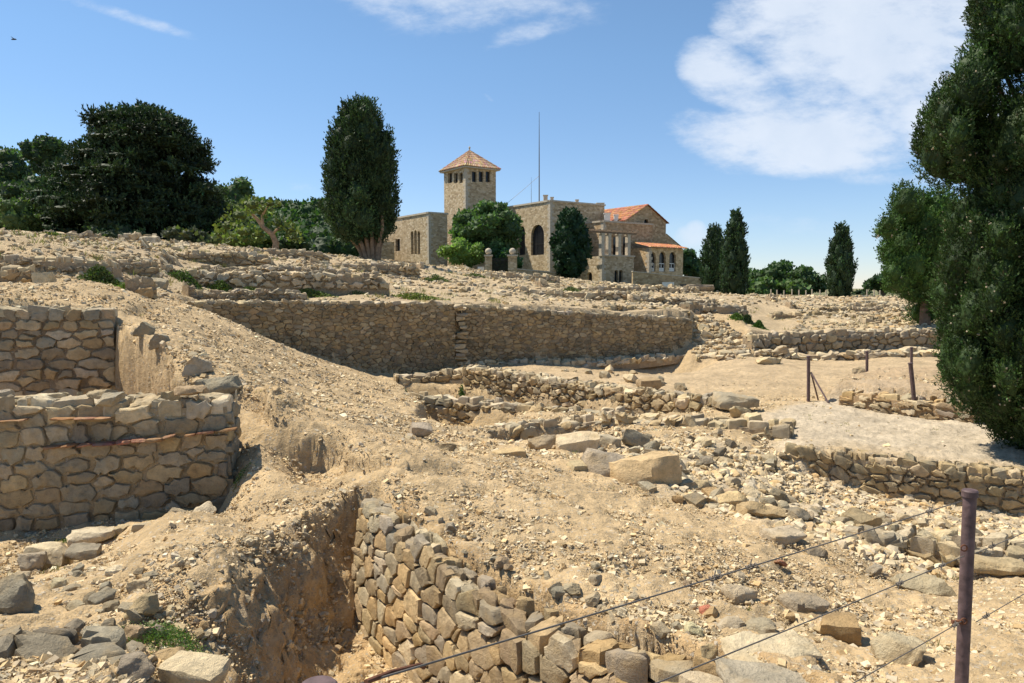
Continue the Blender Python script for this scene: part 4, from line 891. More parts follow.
# arcaded lean-to
ar, P5, la5, lb5, zt5, pa5, pb5 = mass('arcade', 649, 97, 247.5, 683, 645, LB=4.5, holesA=[('arch', 649.9, 252, 655.6, 271.5), ('arch', 659, 252, 665.6, 271.5), ('arch', 669.2, 252, 675.8, 271.5)], cor=False, colr=(1.25, 1.15, 1.02))
local(tiled('roof', (*(P5 - AX * .3 - BX * .5), zt5 + .05), (*(P5 + AX * (la5 + .3) - BX * .5), zt5 + .05), (*(P5 + AX * (la5 + .3) + BX * 2.6), zt5 + .75), (*(P5 - AX * .3 + BX * 2.6), zt5 + .75), ar, (.62, .26, .13)), P5)
for x0, x1 in ((649.9, 655.6), (659, 665.6), (669.2, 675.8)):
    a0, zz = pa5.at(x0, 271.2); a1, z7 = pa5.at(x1, 264); mb = MB()
    for (p, q, r_, s_) in ((a0 + .05, a1 - .05, zz, zz + .12), (a0 + .05, a1 - .05, z7, z7 + .1), (a0 + .05, a0 + .14, zz, z7 + .1), (a1 - .14, a1 - .05, zz, z7 + .1), ((a0 + a1) / 2 - .04, (a0 + a1) / 2 + .04, zz, z7 + .1), (a0 + .05, a1 - .05, zz + .12, zz + .45)):
        mb.add(np.array([pa5.xyz(p, r_, -.2), pa5.xyz(q, r_, -.2), pa5.xyz(q, s_, -.2), pa5.xyz(p, s_, -.2)]), [(0, 1, 2, 3)])
    local(mb.build('window_frame', M_WHITE, ar), P5)
# antennas on the main roof
def mast(px, y0, y1, Y, r0, label):
    a = W(px, y1, Y); b = W(px, y0, Y); o = MB(); o.tube([a - (0, 0, .8), a, (a + b) / 2, b], [r0 * 1.3, r0, r0 * .8, r0 * .35], 6)
    return tag(o.build('antenna_mast', M_WIRE), label, 'antenna')
mast(539.2, 112, 204, 104, .09, 'tall thin antenna mast rising above the villa roof'); mast(531.3, 177, 205, 104, .035, 'short antenna mast next to the tall one on the villa roof')
mb = MB(); mb.tube([W(539, 176, 104), W(523, 190, 104), W(505, 205, 104)], .02, 4); tag(mb.build('guy_wire', M_WIRE), 'thin guy wire sloping from the antenna mast to the roof', 'wire')
# terrace garden wall on the right with its dark openings
def plainwall(name, label, cat, a, b, th, zb, mat=M_MASON, holes=(), capc=True, colr=(1, 1, 1)):
    A, B = W(*a), W(*b); d = (B - A)[:2]; L = np.linalg.norm(d); d = d / L; pl = Plane(A[:2], d); root = empty(name, (A[0], A[1], zb), label, cat)
    hs = []
    for kind, x0, y0, x1, y1 in holes:
        u0, z_ = pl.at(x0, y1); u1, _ = pl.at(x1, y1); zc = pl.at((x0 + x1) / 2, y0)[1]; hs.append(rect(u0, u1, z_, zc))
    faced('wall', pl, 0, L, zb, 0, hs, root, mat, .25, colr, outline=[(0, zb), (L, zb), (L, B[2]), (0, A[2])], bars=False)
    n = -pl.n * th; mb = MB(); P_ = [A[:2], B[:2]]
    V_ = [(*P_[0], zb), (*P_[1], zb), (*P_[1], B[2]), (*P_[0], A[2])]; V_ += [(x + n[0], y + n[1], z) for x, y, z in V_]
    mb.add(np.array(V_), [(3, 2, 6, 7), (1, 5, 6, 2), (5, 4, 7, 6), (4, 0, 3, 7)], None, colr); mb.build('wall_body', mat, root)
    if capc:
        o = np.array((*(pl.n * .06), 0)); e = np.array((*(d * .05), 0)); up = np.array((0, 0, .12)); h = np.array((0, 0, .003)); nn = np.array((*n, 0))
        V_ = [A + o - e + h, B + o + e + h, B + nn - o + e + h, A + nn - o - e + h]; V_ += [v_ + up for v_ in V_]
        mb = MB(); mb.add(np.array(V_), [(3, 2, 1, 0), (4, 5, 6, 7), (0, 1, 5, 4), (1, 2, 6, 5), (2, 3, 7, 6), (3, 0, 4, 7)]); mb.build('coping', M_TRIM, root)
    for o in root.children: o.location = -Vector(root.location)
    return root
plainwall('garden_wall', 'long low terrace wall of the villa ending by the paired cypresses', 'wall', (633, 272, 90), (706, 279, 92), .4, -1.2, holes=[('rect', 680, 284, 689, 287.5), ('rect', 699, 285, 708, 288.5)], colr=(.9, .86, .8))
plainwall('garden_wall', 'low garden wall running from the gate to the villa terrace', 'wall', (517, 269.5, 83), (577, 275, 90), .4, -.5, colr=(.95, .9, .85))
plainwall('garden_wall', 'low pale wall with flat coping beside the gate', 'wall', (437, 266, 84), (486, 271.5, 82), .4, -.5, M_TRIM, colr=(.8, .8, .8))
plainwall('garden_wall', 'weathered low wall in front of the left wing of the villa', 'wall', (372, 258, 88), (424, 263, 84), .35, -.5, M_TRIM, colr=(.5, .4, .3), capc=False)
# gate: two pillars with stone balls, iron leaves between them
def pillar(px, y0, y1, Y, w, label):
    a = W(px, y1, Y); z1 = W(px, y0 + 6.5, Y)[2]; root = empty('gate_pillar', (a[0], a[1], a[2] - .6), label, 'pillar')
    mb = MB(); mb.box((a[0] - w / 2, Y - w / 2, a[2] - .6), (a[0] + w / 2, Y + w / 2, z1)); mb.build('shaft', M_MASON, root)
    mb = MB(); mb.box((a[0] - w * .62, Y - w * .62, z1 + .003), (a[0] + w * .62, Y + w * .62, z1 + .18)); mb.build('cap', M_TRIM, root)
    bm = MB(); th = np.linspace(0, math.pi, 9); R = .36; bm.tube([(a[0], Y, z1 + .18 + R - R * math.cos(t_)) for t_ in th], [max(.02, R * math.sin(t_)) for t_ in th], 12); bm.build('ball_finial', M_TRIM, root, True)
pillar(488.5, 250, 276, 81, .75, 'stone gate pillar with ball finial, nearer the tower'); pillar(512.5, 250, 277, 80, .95, 'stone gate pillar with ball finial, at the end of the garden wall')
g = empty('iron_gate', (*W(500, 277, 81.2),), 'closed dark iron gate between the two ball-topped pillars', 'gate')
for x0, x1 in ((492, 499.8), (500.2, 508)):
    mb = MB(); A, B = W(x0, 277, 81), W(x1, 277, 81); zt_ = W(x0, 258, 81)[2]
    mb.box((A[0], 80.97, A[2] - .4), (B[0], 81.03, A[2] - .3)); mb.box((A[0], 80.97, zt_ - .3), (B[0], 81.03, zt_ - .22))
    for k in range(11): x = A[0] + (B[0] - A[0]) * (k + .5) / 11; mb.box((x - .022, 80.975, A[2] - .39), (x + .022, 81.025, zt_))
    mb.build('gate_leaf', M_DARK, g)
mb = MB(); a = W(481, 270.5, 81.2); mb.box((a[0] - .35, 81.1, a[2] - .4), (a[0] + .35, 81.15, a[2] + .4)); tag(mb.build('small_sign', M_WHITE), 'small white sign on the pale wall beside the gate', 'sign')
mb = MB(); a = W(667, 285.5, 91); mb.box((a[0] - .7, 90.3, a[2] - .6), (a[0] + .7, 90.4, a[2] + .4)); tag(mb.build('white_panel', M_WHITE), 'white panel standing before the terrace wall of the villa', 'panel')
mb = MB(); a = W(706, 286, 90); mb.box((a[0] - .35, 89.8, a[2] - .6), (a[0] + .35, 90.4, a[2] + .7)); mb.box((a[0] - .42, 89.72, a[2] + .703), (a[0] + .42, 90.48, a[2] + .8)); tag(mb.build('utility_box', M_WHITE), 'white utility box at the end of the terrace wall', 'box')
# low outbuilding at the far left of the villa
ob = empty('outbuilding', (*W(325, 262, 92),), 'low outbuilding with a faded red tiled roof behind the skyline', 'building')
A, B = W(290, 256, 92), W(350, 254, 96); mb = MB(); e = np.array((0, 0, 1.5))
mb.add(np.array([A - e, B - e, B, A, A - e + (0, 6, 0), B - e + (0, 6, 0), B + (0, 6, .8), A + (0, 6, .8)]), [(0, 1, 2, 3), (1, 5, 6, 2), (5, 4, 7, 6), (4, 0, 3, 7)], None, (1, .95, .9)); mb.build('wall', M_MASON, ob)
tiled('roof', A + (-.4, -.4, .02), B + (.4, -.4, .02), B + (.4, 6.4, .98), A + (-.4, 6.4, .98), ob, (.42, .20, .15))
for o in ob.children: o.location = -Vector(ob.location)
# ------------------------------------------------------------------ trees
def unit(v): return v / (np.linalg.norm(v, axis=-1, keepdims=True) + 1e-9)
def leaves(C_, N, size, cols, rng, aspect=.45, up=.3, spread=.7):
    """one small pointed leaf spray per centre: C_ centres, N outward directions"""
    n = len(C_); d = unit(N + rng.normal(0, spread, (n, 3)) + np.array((0, 0, up))); s = unit(np.cross(d, rng.normal(size=(n, 3)))); sz = size * rng.uniform(.6, 1.5, (n, 1))
    a = C_ - d * sz * .35; b = C_ + s * sz * aspect; c = C_ + d * sz * .75; e = C_ - s * sz * aspect
    V_ = np.stack((a, b, c, e), 1).reshape(-1, 3); return V_, np.arange(n * 4).reshape(-1, 4), np.repeat(cols, 4, 0)
def ell_pts(c, r, n, rng, lo=.78, zs=1.0):
    d = unit(rng.normal(size=(n, 3))); k = rng.uniform(lo, 1.04, (n, 1)); return c + d * r * k, unit(d / r)
def lump(c, r, rng, n=7, amp=.14):
    """solid inner mass of one foliage clump"""
    tv, tq = T_BIG[rng.integers(len(T_BIG))]; v = unit(tv); v = v * (1 + amp * fbm(v * 2.2 + rng.uniform(0, 50), 3, 3)[:, None]); return c + v * r, tq
def crown(lobes, leaf, dens, base, rng, var=.25, aspect=.45, up=.3, spread=.7, inner=.82, cull=.72, accent=None, lo=.78, spray=None, boost=1.0):
    """lobes: (centre, radii); leaf sprays on every clump's outer shell, none inside its neighbours"""
    C_ = np.array([l[0] for l in lobes], float); R_2 = np.array([l[1] for l in lobes], float); Vs, Qs, Cs, o = [], [], [], 0; base = np.array(base)
    for i, (c, r) in enumerate(zip(C_, R_2)):
        area = 4 * math.pi * ((r[0] * r[1]) ** 1.6 / 3 + (r[0] * r[2]) ** 1.6 / 3 + (r[1] * r[2]) ** 1.6 / 3) ** (1 / 1.6); n = int(area * dens)
        p, nn = ell_pts(c, r, n, rng, lo)
        w = 1 + .24 * fbm(p / (r.mean() * .5), 3, 9)[:, None]; p = c + (p - c) * w
        keep = np.ones(n, bool)
        for j in range(len(C_)):
            if j != i and np.linalg.norm(C_[j] - c) < R_2[j].max() + r.max(): keep &= (((p - C_[j]) / R_2[j]) ** 2).sum(1) > cull ** 2
        p, nn = p[keep], nn[keep]; lc = base * boost * rng.uniform(1 - var, 1 + var)
        patch = 1 + .35 * fbm(p * .9 / r.mean(), 3, 11)[:, None]
        cols = np.clip(lc * 1.75 * patch * rng.uniform(.65, 1.4, (len(p), 1)) * (1 + rng.normal(0, .06, (len(p), 3))), .004, .5)
        if accent is not None:
            m_ = rng.random(len(p)) < accent[0]; cols[m_] = np.array(accent[1]) * rng.uniform(.6, 1.3, (m_.sum(), 1))
        if spray:
            k_, sl = spray; ax_ = unit(nn * .65 + np.array((0, 0, up)) + rng.normal(0, .28, p.shape)); L_s = sl * rng.uniform(.6, 1.35, (len(p), 1)); t_ = rng.uniform(0, 1, (len(p), k_, 1))
            pr = rng.normal(0, 1, (len(p), k_, 3)); pr -= (pr * ax_[:, None]).sum(2, keepdims=True) * ax_[:, None]
            pp = p[:, None] + ax_[:, None] * (t_ - .35) * L_s[:, None] + pr * L_s[:, None] * .17 * (1.05 - t_)
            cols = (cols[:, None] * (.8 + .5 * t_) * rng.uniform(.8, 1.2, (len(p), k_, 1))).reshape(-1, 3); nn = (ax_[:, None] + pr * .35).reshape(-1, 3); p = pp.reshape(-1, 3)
            v, q, cc = leaves(p, nn, leaf, cols, rng, aspect, .1, .25)
        else: v, q, cc = leaves(p, nn, leaf, cols, rng, aspect, up, spread)
        Vs.append(v); Qs.append(q + o); Cs.append(cc); o += len(v)
        if inner:
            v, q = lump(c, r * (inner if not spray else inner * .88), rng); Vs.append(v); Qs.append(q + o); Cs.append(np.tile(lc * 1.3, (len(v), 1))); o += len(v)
    return np.concatenate(Vs), np.concatenate(Qs), np.concatenate(Cs)
def tree(name, label, base, lobes, limbs, leaf, dens, col, seed, cat='tree', mat=None, bark=(1, 1, 1), group=None, cones=None, **kw):
    rng = np.random.default_rng(seed); root = empty(name, base, label, cat, group)
    v, q, c = crown(lobes, leaf, dens, col, rng, **kw); link('crown', make_mesh('crown', v, q, None, c, mat or M_LEAF), root)
    if limbs:
        mb = MB()
        for pts, rad in limbs: mb.tube(pts, rad, 8, bark)
        mb.build('trunk', M_BARK, root)
    if cones:
        n, size = cones; i = rng.integers(len(lobes), size=n * 3); P_ = []
        for k in i:
            cc, rr = np.array(lobes[k][0]), np.array(lobes[k][1]); d = unit(rng.normal(size=3)); p = cc + d * rr * rng.uniform(1.0, 1.05)
            if all((((p - np.array(l[0])) / np.array(l[1])) ** 2).sum() > .95 for j, l in enumerate(lobes) if j != k) : P_.append(p)
            if len(P_) >= n: break
        P_ = np.array(P_); v, q, c = bulk_rocks(P_, np.full((len(P_), 3), size) * rng.uniform(.7, 1.2, (len(P_), 1)), np.array((.46, .39, .28)) * rng.uniform(.7, 1.3, (len(P_), 1)) * np.ones((1, 3)), T_LOW, rng)
        tag(link('cone', make_mesh('cone', v, q, None, c, M_ROCK), root), kind='stuff')
    return root
def envelope_lobes(px, y_top, y_bot, Y, halfw, prof, n, rng, rs=(.25, .4), elong=1.5, depth=1.0, jit=.1, core_=True):
    """clumps wrapped round a vertical envelope: prof(t) in 0..1 is its half width from foot to tip"""
    top, bot = W(px, y_top, Y)[2], W(px, y_bot, Y)[2]; cx, cy = W(px, (y_top + y_bot) / 2, Y)[:2]; H = top - bot; L_ = []; ga = 2.39996
    hw = halfw / F * Y
    for k in range(n):
        t_ = (k + .5) / n; r = hw * prof(t_); rr = hw * rng.uniform(*rs) * (.45 + .55 * prof(t_)); a = k * ga + rng.normal(0, .3)
        rad = max(0.0, r - rr * .9) * rng.uniform(1 - jit, 1 + jit * .4)
        z = bot + H * t_; z = min(z, top - rr * elong * .85); z = max(z, bot + rr * elong * .6)
        L_.append(((cx + math.cos(a) * rad, cy + math.sin(a) * rad * depth, z), (rr, rr, rr * elong)))
    if core_:
        for t_ in np.linspace(.08, .85, 7): L_.append(((cx, cy, bot + H * t_), (hw * prof(t_) * .72, hw * prof(t_) * .72 * depth, H * .1)))
    return L_, (cx, cy, bot)
GRN = (.030, .050, .018); DKG = (.018, .032, .014)
r = np.random.default_rng(77)
# big spreading conifer behind the skyline on the left
def flat_lobes(spec, Y, rng, n, fl=.33, dep=.8, rr=(.10, .17)):
    """flat foliage plates of a spreading crown; spec = outline rows (py, x left, x right)"""
    L_ = []; ys = [s[0] for s in spec]
    for k in range(n):
        py = rng.uniform(ys[0], ys[-1]); xl = np.interp(py, ys, [s[1] for s in spec]); xr = np.interp(py, ys, [s[2] for s in spec]); hw = (xr - xl) / 2
        a = rng.uniform(0, 2 * math.pi); f = rng.uniform(.35, 1) ** .5; R = rng.uniform(*rr) * (ys[-1] - ys[0]) * rng.uniform(.8, 1.2); R = min(R, hw * .9)
        px = (xl + xr) / 2 + math.cos(a) * f * max(0, hw - R * .8); c = W(px, py, Y); Rm = R / F * Y
        L_.append(((c[0], c[1] + math.sin(a) * f * hw / F * Y * dep, c[2]), (Rm, Rm, Rm * fl)))
    return L_
Yc = 66
L1 = flat_lobes([(111, 132, 160), (117, 112, 172), (124, 92, 190), (136, 82, 207), (150, 72, 214), (165, 58, 210), (180, 52, 226), (200, 38, 240), (225, 32, 245), (246, 38, 243)], Yc, r, 240, .27, rr=(.08, .16))
bc = W(140, 243, Yc)
L1 += [((bc[0] + dx, bc[1] + 1.5, bc[2] + z), (rr, rr * .7, 2.0)) for dx, z, rr in ((0, 2.0, 6.0), (-1, 4.2, 5.0), (0.3, 6.4, 3.4), (.2, 8.6, 2.2))]
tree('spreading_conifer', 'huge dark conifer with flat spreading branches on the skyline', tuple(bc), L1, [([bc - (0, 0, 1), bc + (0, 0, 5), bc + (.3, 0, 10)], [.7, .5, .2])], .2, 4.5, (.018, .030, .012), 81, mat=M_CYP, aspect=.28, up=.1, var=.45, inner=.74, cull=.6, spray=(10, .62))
def round_tree(name, label, px, y_top, y_bot, w, Y, seed, col, n=20, leaf=.26, dens=15, ybase=None, trunk=True, elong=.8, group=None, rs=(.3, .5), **kw):
    rng = np.random.default_rng(seed); top, bot = W(px, y_top, Y)[2], W(px, y_bot, Y)[2]; c = W(px, (y_top + y_bot) / 2, Y); hw, hh = w / 2 / F * Y, (top - bot) / 2; L_ = []
    for k in range(n):
        d = unit(rng.normal(size=3)); s = rng.uniform(*rs); R = min(hw, hh) * s
        L_.append(((c[0] + d[0] * (hw - R * .9), c[1] + d[1] * (hw - R * .9) * .9, c[2] + d[2] * (hh - R * elong)), (R, R, R * elong)))
    L_.append(((c[0], c[1], c[2]), (hw * .66, hw * .66, hh * .66)))
    zb = gz(c[0], c[1]) if ybase is None else W(px, ybase, Y)[2]; b = np.array((c[0], c[1], zb - .3)); rt = hw * .07 + .05; lim = []
    if trunk:
        lim = [([b, b + (0, 0, (bot - zb) * .5 + .3), (c[0], c[1], bot + hh * .7)], [rt * 1.4, rt, rt * .6])]
        for k in range(5): a = k * 1.3; lim.append(([(c[0], c[1], bot + .2), (c[0] + math.cos(a) * hw * .35, c[1] + math.sin(a) * hw * .35, bot + hh * .7), (c[0] + math.cos(a) * hw * .6, c[1] + math.sin(a) * hw * .6, bot + hh * 1.2)], [rt * .7, rt * .45, rt * .2]))
    kw.setdefault('boost', 1.35)
    return tree(name, label, tuple(b), L_, lim, leaf, dens, col, seed, group=group, **kw)
LG = 'trees and shrubs behind the skyline of the ruins'
round_tree('stone_pine', 'round-topped dark pine rising behind the big conifer', 44, 130, 178, 44, 78, 82, (.028, .045, .018), 14, group=LG)
round_tree('evergreen_tree', 'dark tree cut by the frame edge beside the round pine', 4, 146, 235, 56, 72, 83, (.026, .044, .018), 18, group=LG)
round_tree('evergreen_tree', 'bushy mid green tree below the round-topped pine', 40, 172, 243, 80, 68, 84, (.026, .045, .016), 22, group=LG)
round_tree('shrub', 'olive green shrub at the frame edge under the dark trees', 12, 196, 241, 60, 60, 85, (.040, .062, .020), 16, trunk=False, group=LG, cat='shrub')
round_tree('evergreen_tree', 'dark green tree peeking out at the right shoulder of the big conifer', 234, 170, 235, 38, 82, 86, (.035, .058, .022), 14, group=LG)
round_tree('evergreen_tree', 'dark tree mass between the big conifer and the leaning pine', 208, 185, 248, 60, 74, 861, (.022, .036, .014), 18, group=LG)
for k, (px, yt, w, la) in enumerate(((118, 222, 60, 'dark shrub at the foot of the big conifer, near its trunk'), (185, 226, 50, 'grey green shrub right of the big conifer trunk'), (212, 229, 40, 'olive shrub with dry tips beside the leaning pine'), (250, 226, 50, 'bright green shrub under the leaning pine'), (285, 228, 50, 'dark shrub behind the leaning pine trunk'))):
    round_tree('shrub', la, px, yt, 252 + k * 2, w, 58 + k, 90 + k, [(.020, .032, .014), (.038, .046, .022), (.055, .066, .026), (.045, .075, .02), (.022, .04, .014)][k], 12, .3, 11, trunk=False, group=LG, cat='shrub')
# leaning pale pine with a bent bare trunk
Yp = 56; P_ = [W(275, 254, Yp), W(276, 243, Yp), W(272, 234, Yp), W(263, 227, Yp), W(257, 219, Yp), W(250, 212, Yp)]
L2 = []
for px, py, R in ((240, 215, 15), (228, 226, 13), (252, 205, 13), (262, 212, 12), (244, 232, 14), (232, 240, 12), (280, 224, 12), (290, 230, 10), (270, 204, 9), (222, 236, 10), (295, 238, 8), (256, 236, 10)):
    c = W(px, py, Yp + r.normal(0, 1.0)); Rm = R / F * Yp; L2.append((tuple(c), (Rm, Rm, Rm * .62)))
tree('leaning_pine', 'yellow green pine with a bent bare trunk leaning toward the big conifer', tuple(P_[0]), L2, [(P_, [.28, .24, .2, .17, .13, .08]), ([P_[3], W(262, 216, Yp), W(268, 206, Yp)], [.13, .09, .05]), ([P_[2], W(281, 226, Yp), W(290, 231, Yp)], [.12, .08, .04])], .26, 10, (.075, .095, .028), 95, bark=(1.9, 1.75, 1.6), inner=.45, var=.3, cull=.6)
# wood on the rising ground behind
rw = np.random.default_rng(9); L3 = []
for k in range(130):
    px = rw.uniform(225, 352); yt = np.interp(px, [225, 262, 300, 352], [190, 199, 203, 205]) + rw.uniform(0, 42); c = W(px, yt + 6, 118 + (yt - 200) * -.5); R = rw.uniform(1.4, 2.6); L3.append((tuple(c), (R, R, R * .8)))
v, q, c = crown(L3, .55, 2.6, (.030, .055, .018), rw, inner=.85); tag(link('distant_wood', make_mesh('distant_wood', v, q, None, c, M_LEAF)), kind='stuff')
# multi-stemmed cypress in front of the left wing
Yk = 50; rk = np.random.default_rng(12)
prof = lambda t_: np.interp(t_, [0, .12, .3, .5, .7, .85, .95, 1], [.5, .88, 1.0, .97, .86, .68, .45, .2])
L4, b4 = envelope_lobes(361, 103, 240, Yk, 38, prof, 74, rk, (.24, .40), 1.25, jit=.22)
L4 = [((c[0] + (.35 if c[2] > 8 else 0) * 0, c[1], c[2]), r_) for c, r_ in L4]
bz = W(374, 263, Yk); st = []
for k in range(13):
    a = (k - 6) / 6; top = W(364 + a * 22, 226 + abs(a) * 8 - r.uniform(0, 12), Yk + math.sin(k * 2.1) * .9); foot = bz + np.array((a * .42, math.sin(k * 2.1) * .3, -.5)); mid = foot * .5 + top * .5 + np.array((-a * .22, 0, .1))
    st.append(([foot, foot * .7 + mid * .3 + np.array((-a * .12, 0, 0)), mid, top, top + (0, 0, 2)], [.24, .16, .14, .11, .06]))
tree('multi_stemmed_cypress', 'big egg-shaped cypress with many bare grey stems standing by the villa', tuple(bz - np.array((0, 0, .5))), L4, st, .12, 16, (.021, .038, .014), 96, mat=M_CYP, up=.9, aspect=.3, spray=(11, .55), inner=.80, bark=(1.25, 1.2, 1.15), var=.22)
# trees before the villa
round_tree('broadleaf_tree', 'dense round green tree below the square tower', 489, 200, 264, 76, 88, 97, (.036, .062, .022), 34, .34, 14, rs=(.22, .4))
round_tree('shrub', 'bright green shrub beside the round tree and the gate', 462, 238, 268, 50, 84.5, 98, (.085, .125, .030), 18, .26, 16, trunk=False, cat='shrub')
round_tree('shrub', 'dark bush behind the iron gate', 503, 243, 279, 40, 85, 981, (.020, .045, .014), 12, .3, 12, trunk=False, cat='shrub')
rk = np.random.default_rng(13); L5, b5 = envelope_lobes(571, 209, 276, 88, 21, lambda t_: np.interp(t_, [0, .15, .35, .6, .8, 1], [.5, .85, 1, .92, .7, .3]), 34, rk, (.28, .45), 1.3)
tree('clipped_evergreen', 'dark dense evergreen tree leaning against the arched villa front', b5, L5, [([(b5[0], b5[1], -.5), (b5[0], b5[1], 3)], [.25, .2])], .3, 16, (.012, .030, .012), 99, mat=M_CYP, up=.6)
# cypresses on the right
def cyp(label, px, yt, yb, hw, Y, seed, n=46, tip=.12, col=(.017, .034, .013), leaf=.16, dens=9, fat=.9, name='cypress'):
    rk = np.random.default_rng(seed); pf = lambda t_: np.interp(t_, [0, .06, .25, .5, .75, .92, 1], [.55, .82, 1, fat, fat * .74, fat * .42, tip])
    L_, b = envelope_lobes(px, yt, yb, Y, hw, pf, n, rk, (.3, .44), 2.2, jit=.05); zb = b[2]
    return tree(name, label, (b[0], b[1], zb - .5), L_, [([(b[0], b[1], zb - .6), (b[0], b[1], zb + 1.5)], [.3, .22])], leaf, dens, col, seed, mat=M_CYP, up=1.3, aspect=.28, spray=(9, .42), inner=.82, group='cypresses on the right skyline')
cyp('pointed slim cypress, the taller one of the pair', 735, 211, 297, 15, 66, 101)
cyp('blunt-topped cypress, the shorter one of the pair', 714, 226, 290, 13.5, 74, 102, tip=.5, fat=1.0)
cyp('lone column-shaped cypress with a rounded tip', 840.5, 225, 297, 13.5, 62, 103, tip=.45, fat=1.02)
RG = 'pines beyond the right skyline'
for k, (px, yt, yb, w, Y, la) in enumerate(((778, 261, 299, 62, 125, 'broad low pine between the paired cypresses and the lone one'), (808, 263, 299, 40, 120, 'small umbrella pine just left of the lone cypress'), (760, 276, 300, 40, 105, 'low round bush behind the far posts'), (795, 279, 300, 36, 104, 'low bright bush behind the far posts'), (862, 289, 300, 22, 118, 'small dark bush just right of the lone cypress'), (884, 270, 297, 40, 100, 'dark pine bush at the edge of the big lumpy cypress'),
      (687, 248, 275, 24, 112, 'small pine showing past the arcade of the villa'), (672, 250, 275, 24, 125, 'rounded pine crown behind the arcade roof'), (700, 262, 285, 30, 112, 'dark bush between the terrace wall and the blunt cypress'), (748, 268, 295, 24, 128, 'pine half hidden by the pointed cypress'))):
    round_tree('pine_tree', la, px, yt, yb, w, Y, 110 + k, [(.028, .050, .018), (.028, .048, .018), (.042, .068, .022), (.048, .074, .024), (.018, .03, .014), (.018, .034, .012), (.025, .048, .018), (.03, .055, .02), (.022, .04, .016), (.035, .06, .024)][k], 14, .45, 7, elong=.7, group=RG)
# lumpy cypress behind the near one
rk = np.random.default_rng(14); Yq = 34; L6 = []
for px, py, R, e in ((903, 205, 17, 1.4), (890, 222, 14, 1.2), (915, 212, 18, 1.5), (905, 240, 20, 1.2), (925, 235, 24, 1.5), (893, 255, 13, 1.2), (912, 265, 26, 1.2), (900, 285, 20, 1.1), (925, 285, 28, 1.1), (935, 255, 28, 1.4), (940, 210, 25, 1.5), (896, 272, 14, 1.3), (884, 229, 9, 1.1), (930, 308, 26, 1.0), (915, 298, 18, 1.0)):
    for j in range(3):
        c = W(px + rk.normal(0, 4), py + rk.normal(0, 4), Yq + rk.normal(0, .5)); Rm = R * rk.uniform(.45, .8) / F * Yq; L6.append((tuple(c), (Rm, Rm, Rm * e)))
b6 = W(925, 316, Yq)
tree('lumpy_cypress', 'mid-sized lumpy cypress half hidden behind the tall near one', tuple(b6), L6, [([b6 - (0, 0, 1), b6 + (0, 0, 1.5), b6 + (.1, 0, 3)], [.25, .2, .12]), ([b6 + (0, 0, 1), W(905, 270, Yq), W(892, 225, Yq)], [.1, .07, .04])], .075, 36, (.030, .060, .013), 115, mat=M_CYP, up=.9, aspect=.28, spray=(11, .36), inner=.8, cones=(60, .035), bark=(.8, .75, .7))
# the tall near cypress
rk = np.random.default_rng(15); Yn = 11.0; L7 = []
def left_edge(py): return np.interp(py, [-420, -200, -60, 0, 35, 62, 78, 100, 130, 160, 178, 190, 215, 250, 300, 345, 380, 410, 430, 437], [1010, 985, 962, 966, 966, 992, 946, 918, 914, 930, 966, 955, 932, 924, 918, 923, 943, 972, 1003, 1018])
def push(py, f, a, R, e=1.5):
    if 158 < py < 194: R *= .5
    xl = left_edge(py); cx = 1052; xl += 12 if 150 < py < 350 else 0; hw = (cx - xl) / F * Yn; c = W(cx, py, Yn); Rm = R; rad = max(0, hw - Rm * 1.15 - .10) * f
    gx = c[0] - math.cos(a) * rad; gy = c[1] - math.sin(a) * rad * .85; sx, sy = 512 + gx / gy * F, HOR - c[2] / gy * F
    if ((sx - 994) / (13 + R / Yn * F * .55)) ** 2 + ((sy - 88) / (9 + R * e / Yn * F * .5)) ** 2 < 1: return
    L7.append(((c[0] - math.cos(a) * rad, c[1] - math.sin(a) * rad * .85, c[2]), (Rm, Rm, Rm * e)))
for k in range(430):
    t_ = (k + .5) / 430; py = 425 - t_ * 640; push(py, rk.uniform(.90, 1.0), k * 2.39996 + rk.normal(0, .2), rk.uniform(.15, .36), rk.uniform(1.1, 1.9))
for py in range(-230, 400, 42):
    if not 50 < py < 80 : push(py, 0, 0, max(.3, (1052 - left_edge(py) - 32) / F * Yn * .80), 1.0)
bt = np.array((*W(1056, 430, Yn)[:2], gz(*W(1056, 430, Yn)[:2])))
tree('tall_cypress', 'towering dark cypress studded with pale cones beside the gravel path', tuple(bt), L7, [([bt - (0, 0, .3), bt + (0, 0, 2), bt + (.1, 0, 5), bt + (0, 0, 9)], [.34, .28, .22, .1]), ([W(1040, 200, Yn), W(1006, 110, Yn + .3), W(992, 60, Yn + .3)], [.06, .035, .02]), ([W(1040, 150, Yn), W(1008, 80, Yn + .2), W(990, 30, Yn + .2)], [.05, .03, .02])],
     .030, 250, (.023, .042, .011), 116, mat=M_CYP, up=.85, aspect=.26, inner=.88, lo=.82, cull=.8, spray=(13, .13), var=.3, accent=(.04, (.075, .075, .04)), cones=(900, .014), bark=(.7, .65, .6))
